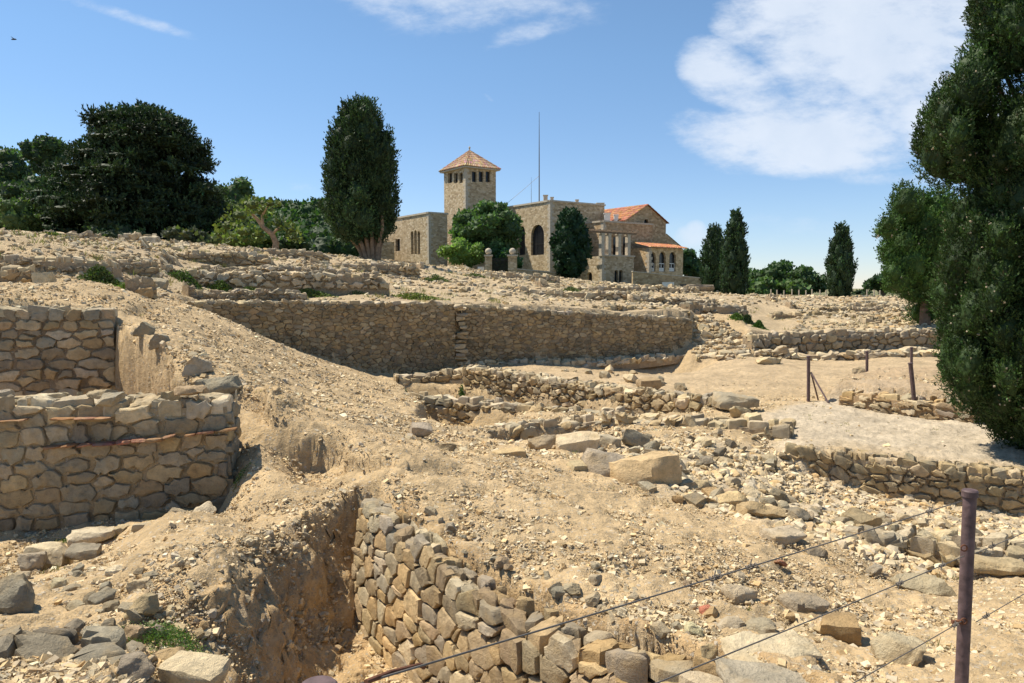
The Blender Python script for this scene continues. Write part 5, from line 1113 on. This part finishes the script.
# ------------------------------------------------------------------ near wire fence
def fpost(loc, h, r_, label, wires=True):
    root = empty('fence_post', tuple(loc), label, 'fence post', 'posts of the wire fence'); x, y, z = loc
    mb = MB(); mb.tube([(x, y, z - .15), (x, y, z + h * .5), (x, y, z + h - .012)], r_, 20, cap=False); mb.build('shaft', M_POST, root, True)
    mb = MB(); mb.tube([(x, y, z + h - .02), (x, y, z + h - .018), (x, y, z + h + .004), (x, y, z + h + .009), (x, y, z + h + .011)], [r_ * 1.0, r_ * 1.22, r_ * 1.22, r_ * 1.05, r_ * .2], 20); mb.build('cap', M_POST, root)
    return root
pA_ = W(970, 492, 2.9); pB_ = W(318, 683, 1.12); hA = .86
postA = fpost((pA_[0], pA_[1], pA_[2] - hA), hA, .0245, 'purple-brown steel fence post with a flat cap and wire lugs')
postB = fpost((pB_[0], pB_[1], pB_[2] - 1.0 - .011), 1.0, .0255, 'steel fence post of which only the round cap shows above the trench')
for py in (547, 620):
    a = W(966, py, 2.885); mb = MB(); th = np.linspace(0, 2 * math.pi, 12); mb.tube([(a[0] - .015 + .012 * math.cos(k), a[1] - .012, a[2] + .012 * math.sin(k)) for k in th], .003, 6); mb.build('wire_lug', M_RUST, postA)
mb = MB(); a = W(955, 622, 2.885); mb.tube([a + (-.012, 0, 0), a + (.03, 0, .001)], .009, 8); mb.build('turnbuckle', M_RUST, postA)
def wire(a, b, label, sag=.0, barb=(), r_=.0019, rust=False):
    a, b = np.array(a), np.array(b); t_ = np.linspace(0, 1, 24)[:, None]; p = a + (b - a) * t_ - np.array((0, 0, 1)) * (4 * sag * t_ * (1 - t_)); mb = MB(); mb.tube(p, r_, 6)
    root = tag(mb.build('fence_wire', M_WIRE), label, 'wire', 'wires of the wire fence'); d = unit(b - a)
    for f in barb:
        c = a + (b - a) * f - np.array((0, 0, 4 * sag * f * (1 - f))); k = MB(); th = np.linspace(0, 7 * math.pi, 40); s = unit(np.cross(d, (0, 0, 1))); u_ = np.cross(s, d)
        k.tube([c + d * (q / 22 * .05 - .025) + (s * math.cos(q) + u_ * math.sin(q)) * .005 for q in th], .0022, 5); k.tube([c + s * .0 + u_ * .018, c - u_ * .018 + d * .01], .0018, 5); o = k.build('wire_joint', M_WIRE, root); o.location = (0, 0, 0)
    return root
def ray(px, py, Y): return W(px, py, Y)
wire(ray(962, 501, 2.88), ray(340, 690, 1.14), 'topmost fence wire sagging from the capped post', .004, (.12, .56, .62))
wire(ray(964, 556, 2.88), ray(560, 722, 1.45), 'second fence wire, below the topmost one', .004, (.10, .27,))
wire(ray(962, 621, 2.88), ray(760, 735, 1.9), 'lowest fence wire fixed to the rusty turnbuckle', .003, (.05,))
wire(ray(976, 553, 2.9), ray(1130, 486, 3.9), 'upper fence wire leaving the capped post on its far side', .004, (.08,))
wire(ray(976, 622, 2.9), ray(1130, 530, 3.9), 'lower fence wire leaving the capped post on its far side', .004, (.05,))
mb = MB(); mb.tube([W(366, 682, 1.16), W(392, 672, 1.22), W(420, 665, 1.3), W(424, 667, 1.31)], .0045, 8); tag(mb.build('turnbuckle', M_RUST), 'rusty turnbuckle rod on the topmost wire near the trench', 'turnbuckle')
# ------------------------------------------------------------------ posts farther off
def tpost(px, yt, yb, Y, r_, label, lean=0.0, name='path_post', mat=None, group='posts of the path fence', buried=.1):
    b = W(px, yb, Y); t_ = W(px + lean, yt, Y); root = empty(name, tuple(b), label, 'fence post', group); mb = MB()
    mb.tube([b - (0, 0, buried), b * .5 + t_ * .5, t_], r_, 10); mb.build('shaft', mat or M_POST, root); mb = MB(); mb.tube([t_ + (0, 0, .002), t_ + (0, 0, .02), t_ + (0, 0, .03)], [r_ * 1.2, r_ * 1.2, r_ * .4], 10); mb.build('cap', mat or M_POST, root); return root
pp = tpost(808.5, 357, 401.5, 15.9, .035, 'braced brown post standing at the edge of the sandy court')
for x in (819, 828.5):
    mb = MB(); mb.tube([W(811, 372.5, 15.88), W(x, 403, 15.3 if x > 820 else 16.2)], .018, 6); mb.build('brace', M_POST, pp)
tpost(867, 352, 376, 20.5, .038, 'brown post standing on the rubble behind the braced post')
tpost(916, 364, 416.5, 14.3, .04, 'leaning brown post in front of the earth bank', -5.5); tpost(911.5, 348, 372, 19.5, .035, 'brown post seen just behind the leaning one')
ORD = 'first second third fourth fifth sixth seventh eighth ninth tenth eleventh twelfth thirteenth fourteenth fifteenth'.split()
SKP = [771, 777, 784, 792, 799, 806, 812, 820, 826, 867, 874, 880]
for k, px in enumerate(SKP):
    o = tpost(px, 289.6 + (k % 3) * .5, 297.5, 72, .06, '%s from the left in the row of thin posts along the far skyline' % ORD[k], 0, 'skyline_post', M_TRIM, 'row of thin posts along the far skyline', .4)
# flying bird
bp_ = W(14, 39.5, 60); mb = MB(); root = empty('bird', tuple(bp_), 'small dark bird flying high in the clear sky', 'bird')
mb.tube([bp_ + (-.22, 0, 0), bp_ + (-.1, 0, .02), bp_ + (.08, 0, .02), bp_ + (.2, 0, .0)], [.02, .06, .06, .02], 8); mb.add(np.array([bp_ + (-.03, 0, .03), bp_ + (.08, 0, .03), bp_ + (.0, -.35, .12), bp_ + (-.05, -.3, .12), bp_ + (.0, .35, .12), bp_ + (-.05, .3, .12)]), [(0, 1, 2, 3), (0, 1, 4, 5)]); mb.build('body', M_DARK, root)
# ------------------------------------------------------------------ loose rocks
def rock(px, py, Y, w, h, d, fam, seed, label, yaw=0.0, blocky=False, sink=.25, tilt=.15, group=None, name='rock', mult=1.0):
    """a loose rock: w wide, h high, d deep in metres, resting at column px, row py"""
    rng = np.random.default_rng(seed); T_ = T_BLK if blocky else T_BIG; tv, tq = T_[rng.integers(len(T_))]; p = W(px, py, Y); z = gz(p[0], p[1])
    if z < p[2] - .45: z = p[2] - h * .4          # it lies on a wall, not on the ground below
    elif abs(z - p[2]) < .35: z = max(z, p[2] - h * .5)
    if h < w * .3: tilt = .05
    v = tv * np.array((w, d, h)) * .5; v = v @ rotm(rng, tilt, yaw).T; v = v + np.column_stack([fbm(v * 3.5 / max(w, .1) + 7 * k, 3, seed + k) for k in range(3)]) * .035 * w + np.column_stack([fbm(v * 13 / max(w, .1) + 7 * k, 3, seed + 9 + k) for k in range(3)]) * .014 * w
    c = pick(rng, fam) * mult; me = make_mesh(name, v, tq, None, c, M_ROCK, 'auto'); o = link(name, me); o.location = (p[0], p[1], z + h * (.5 - sink)); return tag(o, label, 'rock', group)
RK = [
 (14, 606, 4.15, .34, .26, .3, 'grey', 'big rounded grey boulder on the rubble at the frame edge', .3, 0),
 (48, 551, 5.9, .34, .2, .3, 'ochre', 'orange block with a flat top below the low wall', .2, 1),
 (30, 556, 5.7, .22, .16, .2, 'grey', 'small grey stone leaning on the orange block', .5, 0),
 (92, 533, 6.6, .42, .12, .22, 'pale', 'long flat pale slab at the foot of the low wall', .3, 1),
 (120, 528, 6.7, .16, .1, .14, 'pale', 'small pale stone at the end of the long slab', 0, 0),
 (142, 534, 6.3, .2, .1, .16, 'pale', 'flat pale stone between the slab and the gravel', .6, 1),
 (84, 549, 5.9, .26, .1, .2, 'grey', 'flat grey stone half buried under the long slab', .2, 1),
 (176, 511, 6.9, .24, .12, .18, 'pale', 'whitish grey stone near the wall corner', 0, 0),
 (205, 507, 7.0, .26, .12, .22, 'pale', 'cream stone on the gravel by the wall corner', .9, 0),
 (248, 539, 5.4, .075, .05, .06, 'pale', 'small white stone on the brown mound', .2, 0),
 (104, 606, 4.3, .2, .13, .15, 'grey', 'grey angular stone in the rubble above the weeds', 1, 0),
 (118, 584, 4.8, .15, .1, .12, 'pale', 'pale pointed stone in the rubble above the weeds', .4, 0),
 (138, 598, 4.4, .15, .1, .12, 'pale', 'white chipped stone uphill of the weeds', .4, 0),
 (143, 617, 4.1, .2, .14, .16, 'pale', 'bright pale stone touching the top of the weed clump', .8, 0),
 (138, 637, 3.8, .14, .1, .12, 'ochre', 'brown stone at the left side of the weed clump', .2, 0),
 (172, 652, 3.6, .16, .1, .14, 'ochre', 'tan stone sunk under the weed clump', .2, 0),
 (60, 590, 4.7, .1, .07, .09, 'ochre', 'small orange stone beside the grey boulder', .2, 1),
 (20, 574, 5.1, .2, .09, .14, 'grey', 'flat grey stone lying above the grey boulder', .2, 0),
 (196, 667, 3.35, .3, .14, .2, 'ochre', 'broad tan slab at the lip of the trench', -.2, 1),
 (140, 674, 3.25, .18, .12, .15, 'ochre', 'round ochre stone beside the corner wall', .2, 0),
 (105, 393, 7.35, .34, .1, .2, 'pale', 'pale flat stone lying on the low wall', .1, 0),
 (109, 398, 7.15, .26, .11, .16, 'grey', 'oval grey stone lying on the low wall', 0, 0),
 (192, 389, 7.5, .34, .09, .24, 'ochre', 'flat orange slab crowning the end of the low wall', .1, 1),
 (206, 399, 7.45, .12, .09, .1, 'pale', 'small round grey stone on the wall end', .1, 0),
 (215, 384, 8.9, .62, .34, .4, 'grey', 'large dark boulder at the edge of the sloping bank', .5, 0),
 (198, 374, 9.6, .4, .28, .3, 'grey', 'dark stone behind the large boulder on the bank edge', .5, 0),
 (160, 358, 10.8, .34, .24, .3, 'grey', 'grey stone in the broken edge of the bank, halfway up', .5, 0),
 (146, 345, 11.6, .34, .26, .3, 'grey', 'rough grey stone in the bank edge, nearest the tall shaded wall', .5, 0),
 (421, 427, 10.2, .3, .18, .24, 'pale', 'pale cut block over the dark hollow in the gravel', .2, 1),
 (445, 452, 9.4, .3, .13, .22, 'grey', 'grey flat stone near the centre of the gravel', .2, 0),
 (478, 457, 9.3, .12, .08, .1, 'ochre', 'little orange stone near the centre of the gravel', .2, 0),
 (509, 463, 9.1, .42, .12, .26, 'ochre', 'flat yellow slab lying alone on the gravel', .2, 1),
 (540, 452, 10.2, .5, .22, .34, 'pale', 'rounded pale stone at the start of the block row', .1, 0),
 (578, 452, 10.0, .62, .3, .36, 'pale', 'big cream block in the block row', .1, 1),
 (606, 448, 10.3, .36, .2, .3, 'pale', 'split cream block in the block row', .5, 1),
 (634, 446, 10.4, .42, .26, .32, 'grey', 'square grey block with a shaded end in the block row', .1, 1),
 (606, 482, 8.2, .5, .3, .4, 'ochre', 'squared ochre block joined to the largest block', .3, 1),
 (643, 488, 8.1, .78, .36, .46, 'ochre', 'largest squared block, yellow on top with a dark end', .35, 1),
 (580, 488, 8.2, .3, .14, .24, 'grey', 'dark low stones before the largest block', .3, 1),
 (700, 492, 8.1, .34, .16, .26, 'grey', 'grey wedge stone right of the largest block', .5, 0),
 (728, 505, 7.5, .4, .2, .3, 'ochre', 'rounded ochre stone in the row beyond the largest block', .3, 0),
 (764, 519, 7.1, .56, .22, .34, 'ochre', 'long smooth orange boulder at the end of the stone row', .1, 0),
 (672, 471, 8.9, .36, .16, .26, 'pale', 'pale stone with a shaded end behind the largest block', .1, 1),
 (800, 511, 7.4, .3, .16, .24, 'grey', 'grey stone near the head of the orange boulder', .4, 0),
 (735, 398, 14.5, .9, .3, .5, 'grey', 'long grey slab on top of the lit room wall end', .1, 1),
 (742, 412, 13.6, .5, .26, .36, 'pale', 'smooth oval stone at the end of the lit room wall', .1, 0),
 (648, 381, 17.8, .55, .26, .4, 'ochre', 'lone brown block lying on the sandy court', .2, 1),
 (860, 519, 7.9, .4, .2, .3, 'grey', 'dark slanted slab above the topmost wire', .6, 1),
 (893, 603, 4.9, .0, .0, .0, 'ochre', '', 0, 0),
 (925, 579, 5.6, .5, .2, .4, 'ochre', 'long orange boulder touching the low grey wall stub', -.35, 0),
 (738, 604, 4.5, .2, .11, .16, 'pale', 'sharp-edged tan stone alone on the gravel', .4, 1),
 (706, 617, 4.2, .075, .06, .06, 'brick', 'small red brick fragment on the gravel', .2, 1),
 (805, 602, 4.55, .34, .16, .3, 'pale', 'big cream streaked rock beside the second wire', .3, 0),
 (838, 628, 4.1, .24, .13, .2, 'ochre', 'brown flat-topped rock under the second wire', -.3, 1),
 (759, 630, 3.95, .2, .09, .16, 'pale', 'rounded pinkish stone above the flagstone', .1, 0),
 (730, 629, 4.0, .15, .08, .14, 'pale', 'grey white stone left of the pinkish one', .4, 0),
 (695, 636, 3.85, .12, .08, .1, 'yellow', 'pale yellow stone at the wall head', .1, 0),
 (709, 648, 3.6, .13, .12, .12, 'grey', 'grey chunk wedged beside the flagstone', .5, 0),
 (775, 678, 3.2, .5, .07, .36, 'pale', 'very large flat flagstone under the second wire', .05, 1),
 (768, 652, 3.5, .44, .07, .3, 'pale', 'thin pale slab behind the large flagstone', .2, 1),
 (815, 556, 6.0, .2, .1, .16, 'grey', 'grey white stone crossed by the topmost wire', .5, 0),
 (782, 537, 6.3, .34, .12, .26, 'pale', 'broad flat pale stone above the topmost wire', .3, 1),
 (875, 566, 5.9, .17, .08, .12, 'dark', 'dark stone at the head of the long orange boulder', .3, 0),
 (902, 665, 3.65, .26, .14, .22, 'ochre', 'ochre rock with a dark notch above the lowest wire', .3, 0),
 (780, 566, 5.4, .1, .05, .08, 'brick', 'small orange brick fragment near the topmost wire', .3, 0),
 (995, 563, 6.2, .5, .1, .2, 'grey', 'long dark slab at the foot of the low wall stub', -.35, 1),
 (650, 421, 12.9, .4, .2, .3, 'pale', 'pale stone on the tumbled wall', .2, 0),
 (787, 421, 12.6, .34, .24, .3, 'grey', 'upright grey stone where the tumbled wall meets the path', .6, 0),
 (44, 284, 15.4, .42, .3, .34, 'ochre', 'orange cut block standing on the flat gravel terrace', .3, 1),
 (69, 238.5, 34.6, .55, .6, .5, 'pale', 'rounded pale boulder sticking out of the skyline', 0, 0),
 (150, 242.5, 32.8, .8, .5, .6, 'pale', 'squared pale block on the skyline stub', 0, 1),
 (91, 262, 19.2, .55, .26, .4, 'pale', 'white stone on top of the grey wall remnant', 0, 0),
 (143, 300, 15.8, .42, .3, .34, 'ochre', 'brown stone at the head of the sloping bank', .4, 0),
 (158, 284, 20, .5, .35, .4, 'grey', 'grey rounded block in the stepped wall stub', .1, 1),
 (770, 365, 24, .9, .3, .5, 'pale', 'pale stone at the far rim of the sandy court', .1, 0),
 (858, 372, 20.3, .6, .4, .4, 'pale', 'upright white stone near the far post', .5, 0),
 (700, 287, 60, 2.2, .5, 1.2, 'dark', 'dark slab on the skyline before the terrace wall', 0, 1),
]
PAL['brick'] = [(.40, .15, .09), (.45, .2, .12)]; PAL['yellow'] = [(.55, .48, .28)]
for k, (px, py, Y, w, h, d, fam, la, yaw, bl) in enumerate(RK):
    if la: rock(px, py, Y, w, h, d, fam, 700 + k, la, yaw, bool(bl), group='loose rocks and blocks', mult=1.12)
# many smaller stones strewn over the site, each one an object, in bands named by what they lie on
BANDS = [
 ('stones strewn on the rubble before the path wall', 'between the gravel and the path wall', 70, [(660, 470), (1020, 540), (1020, 575), (840, 530), (640, 500)], (.10, .24), ['tan', 'pale', 'grey', 'ochre'], 7.8),
 ('stones strewn around the block row', 'around the row of cream blocks', 50, [(520, 430), (740, 430), (800, 465), (660, 470), (540, 455)], (.10, .26), ['tan', 'pale', 'grey', 'pale'], 10.5),
 ('small stones on the mound rubble', 'on the rubble slope above the weeds', 30, [(60, 560), (150, 560), (160, 640), (70, 640)], (.05, .12), ['pale', 'grey', 'ochre'], 4.8),
 ('small stones on the near gravel', 'on the gravel beyond the wires', 34, [(520, 560), (900, 570), (900, 670), (740, 640), (540, 590)], (.035, .09), ['pale', 'tan', 'ochre'], 4.6),
 ('stones on the sandy court rim', 'at the rim of the sandy court', 22, [(560, 372), (640, 372), (690, 392), (600, 384)], (.15, .4), ['pale', 'tan'], 18.5),
 ('stones fallen on the debris ramp', 'on the debris ramp beside the high wall', 26, [(695, 320), (712, 320), (750, 352), (695, 356)], (.2, .5), ['pale', 'tan'], 30.5),
 ('stones beside the trench wall head', 'on the gravel behind the trench wall', 22, [(370, 480), (420, 500), (520, 575), (700, 640), (640, 640), (480, 570)], (.06, .13), ['ochre', 'grey', 'tan'], 5.4),
]
def band_pts(n, pg, Y0, rng):
    """n ground points sighted inside a picture-plane polygon, found by walking out along the sight line to the ground"""
    pg = np.array(pg, float); out = []
    Yg = np.exp(np.linspace(math.log(2.6), math.log(45), 260))
    while len(out) < n:
        x, y = rng.uniform(pg[:, 0].min(), pg[:, 0].max()), rng.uniform(pg[:, 1].min(), pg[:, 1].max())
        if sdist(np.array([x]), np.array([y]), pg)[0] < 0: continue
        P = np.array([W(x, y, q) for q in Yg]); z = ground(P[:, 0], P[:, 1], False)[0]; hit = np.where(z > P[:, 2])[0]
        if len(hit): out.append(P[hit[0], :2])
    return np.array(out)
import re
LAND = []
for (px, py, Y, w, h, d, fam, la, yaw, bl) in RK:
    if la: q = W(px, py, Y); LAND.append((q[0], q[1], re.split(r' (?:on|at|of|in|with|lying|leaning|half|below|beside|near|over|behind|before|between|right|left|alone|joined|crossed|above|under|standing|sticking|touching|sunk|crowning|around|where|crossing|halfway|wedged) ', la)[0].rstrip(',')))
def near_label(x, y, size, shape, fam, place):
    i = min(range(len(LAND)), key=lambda k: ((LAND[k][0] - x) ** 2 + (LAND[k][1] - y) ** 2)); lx, ly, nm = LAND[i]; D = math.hypot(x - lx, y - ly)
    if D > 1.6 * (y / 6) ** .5: return '%s %s %s stone %s' % (size, shape, fam, place)
    dx, dy = x / y - lx / ly, math.log(y / ly)
    rel = ('right of' if dx > 0 else 'left of') if abs(dx) > abs(dy) * .6 else ('behind' if dy > 0 else 'in front of')
    return '%s %s %s stone %s%s the %s' % (size, shape, fam, 'just ' if D < .5 * (y / 6) ** .5 else '', rel, nm)
rb = np.random.default_rng(321); SMALL = [make_mesh('rock', *(lambda tv, tq, c: (tv * np.array((1, .8, .6)) * .5, tq, None, c, ))(*T_BLK[k % 14 if k % 2 else 3], pick(rb, fam)), M_ROCK) if k % 2 else make_mesh('rock', T_BIG[k % 12][0] * np.array((1, .75, .6)) * .5, T_BIG[k % 12][1], None, pick(rb, fam), M_ROCK, 'auto') for fam in ('tan', 'pale', 'grey', 'ochre') for k in range(6)]
FN = {'tan': 'tan', 'pale': 'pale', 'grey': 'grey', 'ochre': 'yellowish'}; SHP = {m_.name: ('rounded' if i % 2 == 0 else 'blocky') for i, m_ in enumerate(SMALL)}
FI = {'tan': 0, 'pale': 6, 'grey': 12, 'ochre': 18}
for gname, la, n, pg, (s0, s1), fams, Y0 in BANDS:
    P_ = band_pts(n, pg, Y0, rb); z = ground(P_[:, 0], P_[:, 1], False)[0]
    for i in range(n):
        s = s0 + (s1 - s0) * rb.uniform() ** 1.6; f = fams[rb.integers(len(fams))]
        o = bpy.data.objects.new('rubble_stone', SMALL[FI[f] + rb.integers(6)]); COL.objects.link(o); o.location = (P_[i, 0], P_[i, 1], z[i] + s * .18); o.scale = (s * rb.uniform(.8, 1.3), s * rb.uniform(.8, 1.2), s * rb.uniform(.7, 1.2))
        o.rotation_euler = (rb.normal(0, .35), rb.normal(0, .35), rb.uniform(0, 6.28)); tag(o, near_label(P_[i, 0], P_[i, 1], 'small' if s < s0 + (s1 - s0) * .2 else 'large' if s > s0 + (s1 - s0) * .6 else 'fist-sized' if s < .13 else 'medium', SHP[o.data.name], FN[f], la), 'stone', gname)
dup = {}
for o in COL.objects:
    if o.name.startswith('rubble_stone'): dup.setdefault(o['label'], []).append(o)
for la, os_ in dup.items():
    if len(os_) > 1:
        for k, o in enumerate(sorted(os_, key=lambda o: o.location.x / o.location.y)): o['label'] = la + (', %s from the left' % ORD[k])
# ------------------------------------------------------------------ weeds
def weed(px, py, Y, w, h, d, label, seed, col=(.075, .12, .03), n=700, leaf=.03):
    n = int(n * 1.5); h *= .75; rng = np.random.default_rng(seed); p = W(px, py, Y); x = p[0] + rng.normal(0, w * .27, n); y = p[1] + rng.normal(0, d * .27, n); z = ground(x, y, False)[0]
    hh = h * np.exp(-(((x - p[0]) / w) ** 2 + ((y - p[1]) / d) ** 2) * 5) * rng.uniform(0, 1, n); C_ = np.column_stack((x, y, z + hh)); N = unit(np.column_stack((x - p[0], y - p[1], hh + .05)))
    leaf *= .6; n2_ = n; cols = np.clip(np.array(col) * 1.35 * rng.uniform(.5, 1.5, (n, 1)) * (1 + rng.normal(0, .1, (n, 3))), .01, .5); v, q, c = leaves(C_, N, leaf, cols, rng, .42, .5, .8)
    b = (p[0], p[1], gz(p[0], p[1])); root = empty('weed_clump', b, label, 'plant', 'weeds growing in the ruins'); link('foliage', make_mesh('foliage', v, q, None, c, M_LEAF), root)
    mb = MB()
    for k in range(9): i = rng.integers(n); mb.tube([b, C_[i] * .5 + np.array(b) * .5, C_[i]], [.004 * leaf / .03, .003 * leaf / .03, .002 * leaf / .03], 4, (.8, 1.1, .4))
    mb.build('stem', M_BARK, root); return root
WD = [(166, 632, 3.85, .40, .08, .36, 'leafy green weed clump above the trench', 2200, .013, (.085, .14, .035)), (85, 527, 6.85, .5, .07, .2, 'yellow green moss and weeds along the foot of the low wall', 1500, .022, (.10, .125, .03)), (150, 521, 6.85, .4, .06, .16, 'thin weeds at the wall foot near its corner', 700, .022, (.09, .115, .03)),
 (100, 283, 18.75, .9, .6, .3, 'dark green bush in front of the grey wall remnant', 1500, .07, (.06, .085, .025)), (129, 301, 16.6, .55, .3, .4, 'bright green grass tuft at the head of the bank', 1000, .05, (.10, .14, .03)), (112, 296, 17, .9, .12, .5, 'yellow weeds on the flat gravel terrace', 700, .045, (.15, .15, .04)), (52, 248, 25.6, 1.8, .35, .6, 'flat green weeds along the middle wall remnant', 1300, .09, (.09, .12, .03)),
 (186, 283, 23.6, 1.0, .5, .5, 'dark weed tuft left of the low weedy wall', 800, .08, (.06, .09, .025)), (222, 279, 24.6, .9, .5, .5, 'green weed tuft before the low weedy wall', 800, .08, (.07, .10, .025)), (250, 281, 24.6, 1.2, .5, .5, 'rounded weed tuft midway along the low weedy wall', 900, .08, (.06, .09, .022)), (308, 281, 26, 1.4, .35, .5, 'yellow green weeds before the weedy wall end', 900, .08, (.10, .13, .035)), (348, 282, 27, 1.3, .35, .5, 'grass tuft below the multi-stemmed cypress', 800, .08, (.10, .13, .035)),
 (415, 296, 27.5, 1.6, .35, .6, 'broad yellow green weed patch over the high wall', 1000, .08, (.12, .14, .04)), (436, 278, 38, 1.2, .5, .6, 'grey green weed tuft below the pale wall', 600, .1, (.08, .10, .035)), (405, 275, 40, 1.0, .4, .6, 'small weed tuft left of the grey green one', 500, .1, (.08, .10, .035)), (475, 279, 44, 1.2, .35, .6, 'weed tuft below the gate pillar', 500, .1, (.09, .11, .04)),
 (462, 383, 19.2, .55, .5, .3, 'dark green bush in the corner of the north small room', 1200, .05, (.045, .085, .02)), (421, 394, 17.6, .5, .35, .3, 'green weeds in the shaded small room', 600, .05, (.05, .085, .025)), (508, 419, 14.8, .45, .25, .3, 'green weed tuft before the knee-high wall', 800, .045, (.07, .115, .025)),
 (748, 314, 34.5, .5, .7, .5, 'dark shrub at the end of the dark rough wall', 900, .1, (.035, .055, .02)), (737, 331, 32.6, .5, .3, .6, 'green weeds on the debris ramp', 900, .09, (.07, .11, .025)), (759, 330, 32.6, .45, .45, .4, 'round green shrub on the sandy slope', 900, .09, (.05, .09, .02)), (572, 284, 40, 1.0, .4, .6, 'small weed tuft on the skyline before the villa terrace', 400, .1, (.09, .11, .04)),
 (98, 344, 11.95, .4, .2, .15, 'weeds rooted in the face of the tall shaded wall', 500, .035, (.07, .10, .03)), (238, 486, 7.4, .22, .1, .16, 'tiny weed patch beside the wall corner', 300, .02, (.08, .11, .03))]
for k, (px, py, Y, w, h, d, la, n, lf, cl_) in enumerate(WD): weed(px, py, Y, w, h, d, la, 800 + k, cl_, n, lf)

# debris of the ramp by the high wall's end
P_ = band_pts(520, [(692, 318), (712, 316), (752, 345), (748, 360), (695, 360)], 30, rb); z = ground(P_[:, 0], P_[:, 1], False)[0]; s_ = rb.uniform(.04, .16, 520) 
v, q, c = bulk_rocks(np.column_stack((P_, z)), np.column_stack((s_, s_ * .9, s_ * .6)), pals(rb, 520, ['pale', 'tan', 'ochre']), T_LOW, rb); tag(link('debris', make_mesh('debris', v, q, None, c, M_FAR)), kind='stuff')
# dry grass along the wall feet and over the plateau
rg = np.random.default_rng(99); Ps = []
def grass_at(x, y, n_, h_, colr):
    k = len(x); z = ground(x, y, False)[0]; X = np.repeat(x, n_) + rg.normal(0, h_ * .55, k * n_); Y_ = np.repeat(y, n_) + rg.normal(0, h_ * .55, k * n_); Z_ = np.repeat(z, n_)
    d = unit(np.column_stack((rg.normal(0, .5, k * n_), rg.normal(0, .5, k * n_), np.ones(k * n_)))); L_ = h_ * rg.uniform(.4, 1.1, (k * n_, 1)); b_ = np.column_stack((X, Y_, Z_)); s = unit(np.cross(d, rg.normal(size=d.shape))) * L_ * .07
    V_ = np.stack((b_ - s, b_ + s, b_ + s * .4 + d * L_, b_ - s * .4 + d * L_), 1).reshape(-1, 3); cc = np.repeat(np.clip(np.repeat(colr, n_, 0) * rg.uniform(.7, 1.3, (k * n_, 1)), 0, .6), 4, 0)
    return V_, np.arange(k * n_ * 4).reshape(-1, 4), cc
def gcol(k): t_ = rg.uniform(0, 1, (k, 1)); return np.array((.14, .16, .05)) * t_ + np.array((.36, .29, .14)) * (1 - t_)
n = 2600; Dg = np.exp(rg.uniform(math.log(17), math.log(60), n)); ug_ = rg.uniform(-.75, .6, n); x = ug_ * Dg; m_ = (sdist(x, Dg, Z_PLAT) > .5) & (fbm(np.column_stack((x * .3, Dg * 1.2)), 3, 55) > .12); x, y = x[m_], Dg[m_]
parts_ = [grass_at(x, y, 12, .17, gcol(len(x)))]
n = 500; Dg = np.exp(rg.uniform(math.log(3.6), math.log(16), n)); ug_ = rg.uniform(-.7, .65, n); x = ug_ * Dg; m_ = (fbm(np.column_stack((x, Dg)) * .8, 3, 56) > .3) & ~in_any(x, Dg, [Z_PIT, Z_ROOM], .7); parts_.append(grass_at(x[m_], Dg[m_], 10, .05, gcol(m_.sum())))
v, q, c = join(parts_); tag(link('dry_grass', make_mesh('dry_grass', v, q, None, c, M_LEAF)), kind='stuff')
